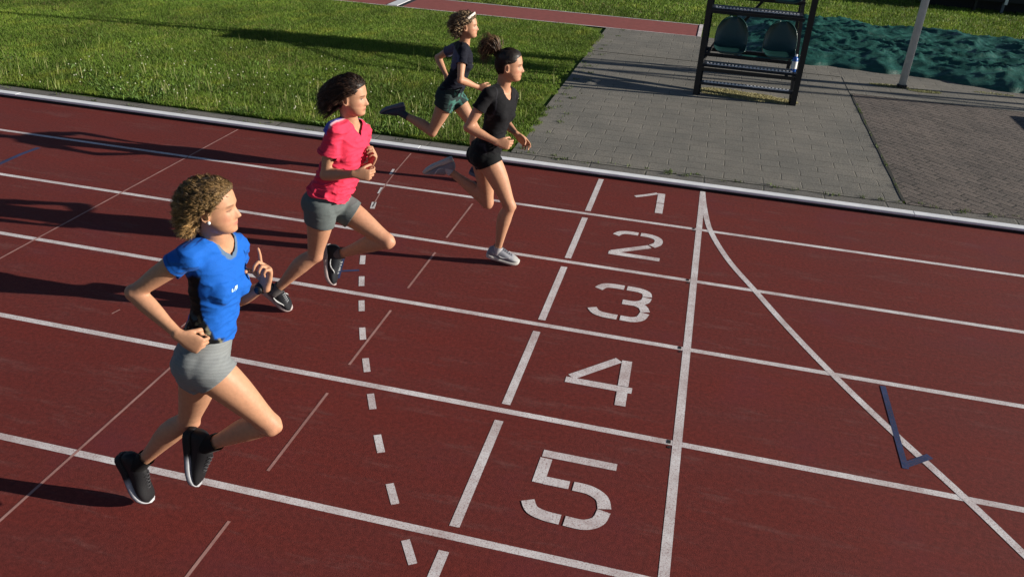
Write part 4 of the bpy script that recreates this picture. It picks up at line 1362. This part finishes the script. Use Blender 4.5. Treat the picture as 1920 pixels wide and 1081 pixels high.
JOINTS = {
    'blue': dict(head=(-1.885, -5.536, 1.697), neck=(-1.932, -5.478, 1.533), pelv=(-1.983, -5.594, 1.015), shR=(-1.943, -5.661, 1.533), elR=(-2.173, -5.695, 1.361), wrR=(-1.966, -5.739, 1.25), haR=(-1.892, -5.747, 1.237), shL=(-1.941, -5.329, 1.453), elL=(-1.979, -5.311, 1.167), wrL=(-1.809, -5.407, 1.307), haL=(-1.781, -5.412, 1.378), hiR=(-1.936, -5.659, 1.056), knR=(-1.747, -5.511, 0.718), anR=(-2.091, -5.467, 0.504), toR=(-2.091, -5.601, 0.354), hiL=(-2.041, -5.538, 0.965), knL=(-2.199, -5.462, 0.586), anL=(-2.501, -5.476, 0.311), toL=(-2.498, -5.54, 0.121), s=1.019),
    'pink': dict(head=(-2.207, -3.522, 1.573), neck=(-2.237, -3.486, 1.396), pelv=(-2.377, -3.568, 0.881), shR=(-2.246, -3.663, 1.39), elR=(-2.334, -3.675, 1.11), wrR=(-2.104, -3.719, 1.166), haR=(-2.088, -3.643, 1.168), shL=(-2.249, -3.327, 1.312), elL=(-2.282, -3.351, 1.02), wrL=(-2.137, -3.524, 1.108), haL=(-2.102, -3.517, 1.177), hiR=(-2.382, -3.658, 0.9), knR=(-2.485, -3.585, 0.497), anR=(-2.772, -3.621, 0.204), toR=(-2.735, -3.532, 0.029), hiL=(-2.374, -3.479, 0.849), knL=(-2.016, -3.478, 0.626), anL=(-2.39, -3.449, 0.456), toL=(-2.41, -3.496, 0.261), s=1.031),
    'lead': dict(head=(-1.526, -2.296, 1.568), neck=(-1.578, -2.278, 1.394), pelv=(-1.675, -2.321, 0.883), shR=(-1.63, -2.443, 1.381), elR=(-1.769, -2.503, 1.142), wrR=(-1.553, -2.482, 1.052), haR=(-1.488, -2.448, 1.038), shL=(-1.551, -2.123, 1.325), elL=(-1.597, -2.028, 1.06), wrL=(-1.467, -2.222, 1.046), haL=(-1.428, -2.196, 0.988), hiR=(-1.632, -2.398, 0.893), knR=(-1.459, -2.369, 0.522), anR=(-1.543, -2.343, 0.132), toR=(-1.386, -2.292, 0.03), hiL=(-1.722, -2.246, 0.863), knL=(-1.675, -2.21, 0.459), anL=(-1.993, -2.233, 0.7), toL=(-2.183, -2.249, 0.66), s=0.999),
    'g4': dict(head=(-2.316, -0.658, 1.488), neck=(-2.38, -0.618, 1.32), pelv=(-2.476, -0.644, 0.831), shR=(-2.305, -0.753, 1.282), elR=(-2.306, -0.903, 1.055), wrR=(-2.18, -0.741, 0.965), haR=(-2.113, -0.766, 0.967), shL=(-2.495, -0.496, 1.261), elL=(-2.691, -0.382, 1.11), wrL=(-2.564, -0.489, 0.962), haL=(-2.549, -0.458, 0.899), hiR=(-2.479, -0.728, 0.833), knR=(-2.633, -0.714, 0.473), anR=(-2.984, -0.647, 0.608), toR=(-3.168, -0.677, 0.596), hiL=(-2.478, -0.555, 0.824), knL=(-2.205, -0.7, 0.59), anL=(-2.303, -0.569, 0.244), toL=(-2.146, -0.665, 0.221), s=0.955)}

def person(key, label, cfg):
    J = dict(JOINTS[key]); J.update(cfg.get('over', {}))
    fig = Fig(J, cfg); fig.set_head()
    root = thing('person', label, 'person', (float(fig.J['pelv'][0]), float(fig.J['pelv'][1]), 0))
    root['group'] = 'runners on the red track'
    V, F, col = fig.body(cfg.get('voxel', .0045))
    finish('body', V, F, M['skin'], root, col)
    sh, SV, SF = shirt(fig, root, cfg['shirt'])
    shorts(fig, root, cfg['shorts'])
    for S in 'RL': shoe(fig, S, root, cfg['shoe'])
    return fig, root, sh, SV, SF

def solid(c):
    c = np.array(c)
    return lambda fig, V, g=None: np.tile(c, (len(V), 1)).astype(float)

def blend(col, m, c):
    m = np.clip(m, 0, 1)[:, None]
    return col * (1 - m) + np.array(c) * m

def sstep(x, a, b):
    t = np.clip((x - a) / (b - a), 0, 1); return t * t * (3 - 2 * t)

# ---------------------------------------------------------------- runner in blue
def blue_shirt(fig, V, g):
    col = np.tile(np.array([.010, .110, .48]), (len(V), 1))
    d = V - fig.J['pelv']; u = d @ fig.up / fig.len
    t = np.clip(u, 0, 1)
    lat = d @ fig.lat(.5); f = d @ fig.fwd(.5)
    nz = wr_noise(V, (14, 14, 14), 2.0) * .02; n2 = wr_noise(V, (55, 55, 40), 8.0); n3 = wr_noise(V, (38, 38, 38), 4.0)
    # dark side panel: narrow under the arm, spreading down to the hem
    edgef = .005 + .075 * sstep(u, .58, .24) + nz
    side = sstep(edgef - f, -.004, .004) * sstep(u, .80, .76) * sstep(np.abs(lat), .045, .055)
    side = np.maximum(side, sstep(u, .315, .30) * sstep(.10 - f, 0, .01))
    body = np.minimum.reduce([np.linalg.norm(V - (fig.J['sh' + S] * (1 - tt) + fig.J['el' + S] * tt), axis=1) for S in 'RL' for tt in (.25, .5)])
    side *= sstep(body, .062, .075)
    col = blend(col, side, (.005, .006, .008))
    col = blend(col, side * sstep(n2, .22, .30) * sstep(u, .52, .35), (.16, .15, .10))
    col = blend(col, side * sstep(n3, .25, .33) * sstep(u, .52, .35), (.03, .09, .15))
    col = blend(col, sstep(g, -.011, -.008), (.10, .16, .25))
    # dark slanting dashes on the shoulder
    for S in 'R':
        ds = V - fig.J['sh' + S]; a = ds @ fig.fwd(.9); b = ds @ fig.up
        dash = sstep(np.sin(a * 210 + b * 60), .25, .55) * sstep(np.abs(a + .012), .036, .030) * sstep(b, .030, .038)
        col = blend(col, dash, (.008, .02, .14))
    return col

POSE_BLUE = dict(head=(12, 2, 0), headk=.93, twist=6, dep=.86, wid=.86, girth=.92, shw=.82, brow=(.16, .09, .05), eyes_open=False, tone=(1.04, 1.0, .96), voxel=.0040,
    palmR=(.25, .9, -.35), palmL=(-.35, -.9, .1), curlR=FIST, curlL=POINT, hdirR=(.86, .15, -.50), hdirL=(.10, .05, 1.0), tcR=(25, 45), thumbR=(.75, .45, .65), thumbL=(.8, .45, .6), tcL=(30, 45),
    over=dict(toR=(-2.140, -5.560, .312), anR=(-2.085, -5.530, .515), knR=(-1.738, -5.555, .730), wrR=(-1.985, -5.72, 1.222), haR=(-1.92, -5.71, 1.188), wrL=(-1.785, -5.405, 1.315), haL=(-1.757, -5.41, 1.385), anL=(-2.512, -5.472, .250), toL=(-2.490, -5.478, .046), knL=(-2.205, -5.462, .578)),
    shirt=dict(hem=.25, loose=.008, fold=.011, seed=1.3, neck='v', vd=.030, vk=.95, sleeve=.30, sw=.049, color=blue_shirt, voxel=.0048),
    shorts=dict(leg=.20, top=.36, seed=4.0, slant=1.2, color=lambda fig, V: np.array([[.20, .215, .22]]) * (1 + .08 * np.sin(((V - fig.J['pelv']) @ fig.up) * 520))[:, None]),
    shoe=dict(k=1.07, upper=(.011, .011, .013), sole=(.46, .47, .50), thin=True, lace=(.05, .05, .055), sock=(.008, .008, .009), sock_h=.075))
fig, root, sh, SV, SF = person('blue', 'runner in blue shirt and grey shorts with curly light brown hair nearest the camera', POSE_BLUE)
hc = hair_cap(fig, root, .004, (.12, .07, .03))
n = 760
P0, D0 = scalp_points(n, -.002)
def f_blue(P, t):
    out = nrmrows(P - np.array([-.012, 0, .0]))
    b = np.array([-.75, 0, -.75 - 1.0 * t])
    return nrmrows(out * (.22 - .2 * t) + b * .9)
back = sstep(-P0[:, 0], -.03, .07); low = sstep(-P0[:, 2], -.06, .04)
stp = RNG.uniform(.0028, .0048, n) * (1 + .25 * back * low)
Q = grow(P0, nrmrows(D0 * .6 + np.array([-.5, 0, .0])), 17, stp, f_blue, RNG.uniform(.004, .013, n) * (.45 + .55 * back), 1.7, RNG.uniform(1.05, 1.09, n) + .11 * back * RNG.uniform(0, 1, n) * .7, .72)
tone = (RNG.uniform(0, 1, n) * (.55 + .45 * sstep(-P0[:, 2], -.05, .05)) + .12 * sstep(P0[:, 0], .02, .06))[:, None] ** 1.2
cc = np.array([.085, .050, .022]) * (1 - tone) + np.array([.85, .52, .20]) * tone
Q, rads = clump(Q, 12, .0042, .00095); cc = np.repeat(cc, 12, 0) * RNG.uniform(.6, 1.45, (len(Q), 1))
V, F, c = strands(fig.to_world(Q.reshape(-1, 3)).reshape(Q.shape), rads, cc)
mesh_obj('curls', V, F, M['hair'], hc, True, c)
# wisps at the hairline
n = 420
g = hairline(HV); cand = np.where((np.abs(g) < .006) & (HV[:, 2] > .0))[0]; i = RNG.choice(cand, n)
def f_wisp(P, t): return nrmrows(np.array([-.8, 0, .5 - 1.2 * t]) + 0 * P)
Q = grow(HV[i], nrmrows(HV[i] * np.array([1, 1, .8])), 12, RNG.uniform(.002, .0062, n), f_wisp, RNG.uniform(.002, .006, n), 2.0, 1.03, .6)
cc = np.tile(np.array([.36, .23, .10]), (n, 1)) * RNG.uniform(.5, 1.1, (n, 1))
V, F, c = strands(fig.to_world(Q.reshape(-1, 3)).reshape(Q.shape), .0010, cc)
mesh_obj('wisps', V, F, M['hair'], hc, True, c)
# watch band on the far wrist, chest print, ear stud
wr, el = fig.J['wrL'], fig.J['elL']; a = nrm(wr - el)
V, F = loft([wr - a * .040, wr - a * .034, wr - a * .016, wr - a * .010], np.array([0, 1., 0]), np.array([.026, .030, .030, .026]) * fig.s, np.array([.022, .026, .026, .022]) * fig.s, 20)
w = mesh_obj('wristwatch', V, F, M['black'], root, True)
mb = MB(); c0 = wr - a * .025 - np.array([0, 1, 0]) * .031
mb.tube([c0, c0 - np.array([0, .007, 0])], .017, 16); mb.build('dial', M['frame'], w, True)
c0 = fig.spine(.70) + fig.fwd(.70) * .14 - fig.lat(.7) * .045
ax = nrm(-fig.fwd(.7) * .3 + fig.lat(.7)); ay = fig.up
L8 = .008
shp = []
for kx in range(3):
    x = -.026 + .019 * kx
    shp += [[(x, -.008), (x + .0045, -.008), (x + .008, .008), (x + .0035, .008)], [(x + .004, .004), (x + .014, .004), (x + .0145, .008), (x + .005, .008)], [(x + .008, -.008), (x + .0125, -.008), (x + .0145, .003), (x + .010, .003)]]
snap_patch('chest_print', SV, SF, sh, c0, ax, ay, shp, (.55, .75, .80))
es = fig.to_world(np.array([[.002, -.083, -.034]]))[0]
V, F = ball(es, [np.array([.0065, 0, 0]), np.array([0, .0065, 0]), np.array([0, 0, .0065])], 8)
mesh_obj('ear_stud', V, F, M['white'], root, True)

# ---------------------------------------------------------------- runner in pink
def pink_shirt(fig, V, g):
    col = np.tile(np.array([.74, .042, .095]), (len(V), 1))
    d = V - fig.J['pelv']; u = d @ fig.up / fig.len; f = d @ fig.fwd(.9)
    # violet and white raglan stripe behind the shoulder
    for S in 'RL':
        sh_, el_ = fig.J['sh' + S], fig.J['el' + S]
        ds = V - sh_; a = ds @ fig.fwd(.9); b = ds @ fig.up; l = np.abs(ds @ fig.lat(.9))
        st_ = sstep(-.004 - a, 0, .006) * sstep(a + .055, 0, .006) * sstep(b, -.045, -.03)
        col = blend(col, st_ * sstep(np.linalg.norm(ds, axis=1), .115, .10), (.09, .10, .50))
        wh = np.exp(-((a + .002) / .008) ** 2) * sstep(b, .0, .02) * sstep(np.linalg.norm(ds, axis=1), .115, .10)
        col = blend(col, wh * .8, (.75, .62, .68))
    col = blend(col, sstep(g, -.010, -.007) * .5, (.45, .02, .07))
    return col
grey2 = lambda fig, V: np.array([[.115, .135, .135]]) * (1 + .06 * wr_noise(V, (90, 90, 90), 2.0))[:, None]
POSE_PINK = dict(head=(4, -2, 0), twist=12, brow=(.04, .022, .012), tone=(1.02, .98, .96), voxel=.0045,
    palmR=(.1, .9, .1), palmL=(-.7, -.6, .2), curlR=LOOSE, curlL=LOOSE, hdirR=(.95, .25, -.05), hdirL=(.4, .0, .9),
    over=dict(wrR=(-2.125, -3.715, 1.160), haR=(-2.06, -3.68, 1.165), wrL=(-2.125, -3.47, 1.13)),
    shirt=dict(hem=.115, loose=.014, fold=.016, seed=5.3, neck='v', vd=.026, vk=.95, sleeve=.56, sw=.054, hemw=.008, waistw=.018, color=pink_shirt),
    shorts=dict(leg=.34, top=.22, seed=9.0, inf=.009, color=grey2),
    shoe=dict(k=1.04, upper=(.012, .014, .018), sole=(.40, .33, .32), lace=(.30, .32, .34), mark=(.55, .56, .56), sock=(.12, .11, .11), sock_h=.045))
fig, root, sh, SV, SF = person('pink', 'runner in bright pink shirt and dark grey shorts with loose dark hair', POSE_PINK)
hc = hair_cap(fig, root, .005, (.016, .010, .007))
n = 560
P0, D0 = scalp_points(n, -.002, -.06)
def f_pink(P, t):
    out = nrmrows(P - np.array([-.012, 0, .0]))
    b = np.array([-1.0, 0, -1.0]) if t < .5 else np.array([-1.0, 0, -1.1])
    return nrmrows(out * (.10 if t < .4 else 0) + b)
stp = RNG.uniform(.0050, .0084, n)
Q = grow(P0, nrmrows(D0 * .4 + np.array([-1., 0, .1])), 18, stp, f_pink, RNG.uniform(.002, .006, n), 1.5, RNG.uniform(1.05, 1.17, n), .70)
cc = np.tile(np.array([.036, .017, .010]), (n, 1)) * RNG.uniform(.5, 2.4, (n, 1))
Q, rads = clump(Q, 11, .0042, .00105); cc = np.repeat(cc, 11, 0) * RNG.uniform(.5, 1.5, (len(Q), 1))
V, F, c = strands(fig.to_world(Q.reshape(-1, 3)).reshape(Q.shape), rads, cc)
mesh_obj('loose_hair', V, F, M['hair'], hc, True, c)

# ---------------------------------------------------------------- leading runner in black
def black_shirt(fig, V, g):
    col = np.tile(np.array([.007, .007, .009]), (len(V), 1))
    for S in 'RL':          # thin seam from neck to underarm
        ds = V - fig.J['sh' + S]; a = ds @ fig.fwd(.9); l = (ds @ fig.lat(.9)) * (1 if S == 'R' else -1)
        col = blend(col, .5 * np.exp(-((l - .035) / .0028) ** 2) * sstep(a, .0, .02), (.06, .06, .075))
    return col
POSE_LEAD = dict(head=(4, 0, 0), twist=10, brow=(.03, .018, .012), tone=(1.03, .98, .96), voxel=.0045,
    palmR=(.1, .9, -.1), palmL=(-.2, -.9, -.2), curlR=LOOSE, curlL=SOFT, hdirR=(.95, .2, -.15), hdirL=(.75, .1, -.65),
    shirt=dict(hem=.10, loose=.007, fold=.006, seed=8.3, neck='c', sd=.040, nr=.066, sleeve=.50, sw=.050, color=black_shirt),
    shorts=dict(leg=.12, top=.22, seed=3.0, inf=.006, color=solid((.007, .008, .009))),
    shoe=dict(k=1.02, upper=(.24, .25, .29), toe=(.36, .36, .36), sole=(.50, .48, .45), lace=(.10, .10, .13), mark=(.50, .50, .52), sock=(.45, .44, .46), sock_h=.035))
fig, root, sh, SV, SF = person('lead', 'leading runner in black shirt and tight black shorts with a high dark ponytail', POSE_LEAD)
hc = hair_cap(fig, root, .0045, (.014, .009, .006))
tie = np.array([-.100, .0, .060])
# strands combed back over the scalp to the tie
n = 1900
P0, D0 = scalp_points(n, -.001, -.07)
Q = [P0]
for i in range(1, 14):
    t = i / 13; p = P0 * (1 - t) + tie * t
    rr, c_, r_ = head_radius(p); lim_ = 1.10 + .02 * np.sin(P0[:, 1] * 260 + P0[:, 2] * 90); m = rr < lim_
    p[m] = c_ + (p[m] - c_) * (lim_[m] / rr[m])[:, None]
    Q.append(p)
Q = np.stack(Q, 1)
cc = np.tile(np.array([.020, .012, .008]), (n, 1)) * RNG.uniform(.5, 2.0, (n, 1))
V, F, c = strands(fig.to_world(Q.reshape(-1, 3)).reshape(Q.shape), RNG.uniform(.0007, .0015, n), cc)
mesh_obj('combed_hair', V, F, M['hair'], hc, True, c)
V, F = loft([tie + np.array([.008, 0, -.004]), tie + np.array([-.012, 0, .006])], np.array([0, 1., 0]), .016, .016, 16)
mesh_obj('hair_tie', fig.to_world(V), F, M['black'], hc, True)
n = 900
u = RNG.normal(0, 1, (n, 3)); 
path = np.array([[-.096, 0, .062], [-.108, 0, .098], [-.122, 0, .135], [-.142, 0, .152], [-.168, 0, .142], [-.186, 0, .105], [-.190, 0, .055], [-.182, 0, -.005]])
wid = np.array([.010, .026, .038, .046, .050, .052, .050, .042])
kk = 22; tt = np.linspace(0, 7, kk)
base = np.stack([np.interp(tt, range(8), path[:, j]) for j in range(3)], 1)
for j in range(3): base[1:-1, j] = (base[:-2, j] + base[1:-1, j] * 2 + base[2:, j]) / 4
wd = np.interp(tt, range(8), wid)
ln = RNG.uniform(.55, 1.0, n)
Q = np.zeros((n, kk, 3))
for i in range(kk):
    ti = tt[i] * ln
    b = np.stack([np.interp(ti, tt, base[:, j]) for j in range(3)], 1); w_ = np.interp(ti, tt, wd)
    Q[:, i] = b + u * (w_ * .52)[:, None] * np.array([1.0, .75, .8])
tone = (RNG.uniform(0, 1, n)[:, None] * .6 + .4 * sstep(u[:, 2:3] + u[:, 0:1] * -.2, .4, 1.6)) ** 1.6
cc = np.array([.016, .009, .006]) * (1 - tone) + np.array([.34, .18, .09]) * tone
V, F, c = strands(fig.to_world(Q.reshape(-1, 3)).reshape(Q.shape), RNG.uniform(.0010, .0022, n), cc)
mesh_obj('ponytail', V, F, M['hair'], hc, True, c)

# ---------------------------------------------------------------- runner in the inside lane
def g4_shirt(fig, V, g):
    col = np.tile(np.array([.007, .008, .016]), (len(V), 1))
    d = V - fig.J['pelv']; u = d @ fig.up / fig.len; f = d @ fig.fwd(.7); l = d @ fig.lat(.7)
    nz = wr_noise(V, (12, 12, 20), 3.0) * .02
    m = sstep(-.045 - f + nz, 0, .008) * sstep(u, .50, .58) * sstep(.90 - u, 0, .04)
    col = blend(col, m * .8, (.10, .10, .17))
    return col
def g4_shorts(fig, V):
    col = np.tile(np.array([.022, .036, .036]), (len(V), 1))
    d = V - fig.J['pelv']; f = d @ fig.fwd(0); l = d @ fig.lat(0); n = wr_noise(V, (26, 26, 26), 6.0)
    col = blend(col, sstep(f, .045, .07) * sstep(n, .0, .2), (.05, .15, .125))
    return col
POSE_G4 = dict(head=(4, 4, 0), twist=8, brow=(.12, .07, .04), tone=(1.03, 1.0, .98), voxel=.0048,
    palmR=(.1, .9, 0), palmL=(.0, -.9, 0), curlR=LOOSE, curlL=LOOSE, hdirR=(1, .1, -.05), hdirL=(.3, -.1, -.9),
    over=dict(neck=(-2.350, -.635, 1.315), hiL=(-2.465, -.560, .810), knL=(-2.225, -.62, .520), anL=(-2.185, -.64, .135), toL=(-2.03, -.66, .032)),
    shirt=dict(hem=.14, loose=.008, fold=.009, seed=12.3, neck='v', vd=.030, vk=.9, sleeve=.50, sw=.052, color=g4_shirt),
    shorts=dict(leg=.30, top=.24, seed=6.0, inf=.010, fold=.004, color=g4_shorts),
    shoe=dict(k=1.02, upper=(.035, .045, .085), toe=(.03, .035, .06), sole=(.12, .13, .17), lace=(.08, .08, .12), sock=(.05, .055, .075), sock_h=.10))
fig, root, sh, SV, SF = person('g4', 'runner in the inside lane wearing a black shirt, dark teal shorts and a pale headband', POSE_G4)
hc = hair_cap(fig, root, .004, (.085, .045, .022))
n = 480
P0, D0 = scalp_points(n, -.002)
def f_g4(P, t):
    out = nrmrows(P - np.array([-.012, 0, .0])); return nrmrows(out * (.3 - .3 * t) + np.array([-1.0, 0, -.25 - 1.1 * t]))
Q = grow(P0, D0, 14, RNG.uniform(.0035, .0082, n) * (1 - .5 * sstep(P0[:, 0], .0, .06)), f_g4, RNG.uniform(.003, .007, n), 2.4, RNG.uniform(1.05, 1.26, n), .75)
tone = RNG.uniform(0, 1, n)[:, None] ** 1.6
cc = np.array([.050, .026, .014]) * (1 - tone) + np.array([.60, .42, .24]) * tone
Q, rads = clump(Q, 10, .0036, .0010); cc = np.repeat(cc, 10, 0) * RNG.uniform(.6, 1.45, (len(Q), 1))
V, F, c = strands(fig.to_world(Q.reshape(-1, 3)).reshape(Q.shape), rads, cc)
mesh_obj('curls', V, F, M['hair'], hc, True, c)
# headband: a loop over the crown, behind the ears
pts = []
e1 = nrm(np.array([.150, 0, .108]))
for a in np.linspace(-PI, PI, 48):
    p = np.array([-.020, 0, .052]) + e1 * (.108 if math.cos(a) > 0 else .116) * math.cos(a) + np.array([0, .0945, 0]) * math.sin(a)
    pts.append(p)
W = fig.to_world(np.array(pts))
V, F = loft(W, fig.headM[:, 2] / fig.s, .0125 * np.ones(len(W)), .0045 * np.ones(len(W)), 12)
mesh_obj('headband', V, F, simple('cream cotton band', (.62, .56, .50), .8), root, True)
snap_patch('chest_print', SV, SF, sh, fig.spine(.70) + fig.fwd(.70) * .13 - fig.lat(.7) * .055, nrm(fig.lat(.7) + fig.fwd(.7) * -.6), fig.up,
           [[(-.02, -.004), (.0, -.012), (.004, -.006), (-.014, .004)], [(-.004, -.010), (.006, -.030), (.012, -.028), (.004, -.006)], [(-.022, .008), (.004, .004), (.006, .010), (-.020, .014)]], (.65, .66, .68))
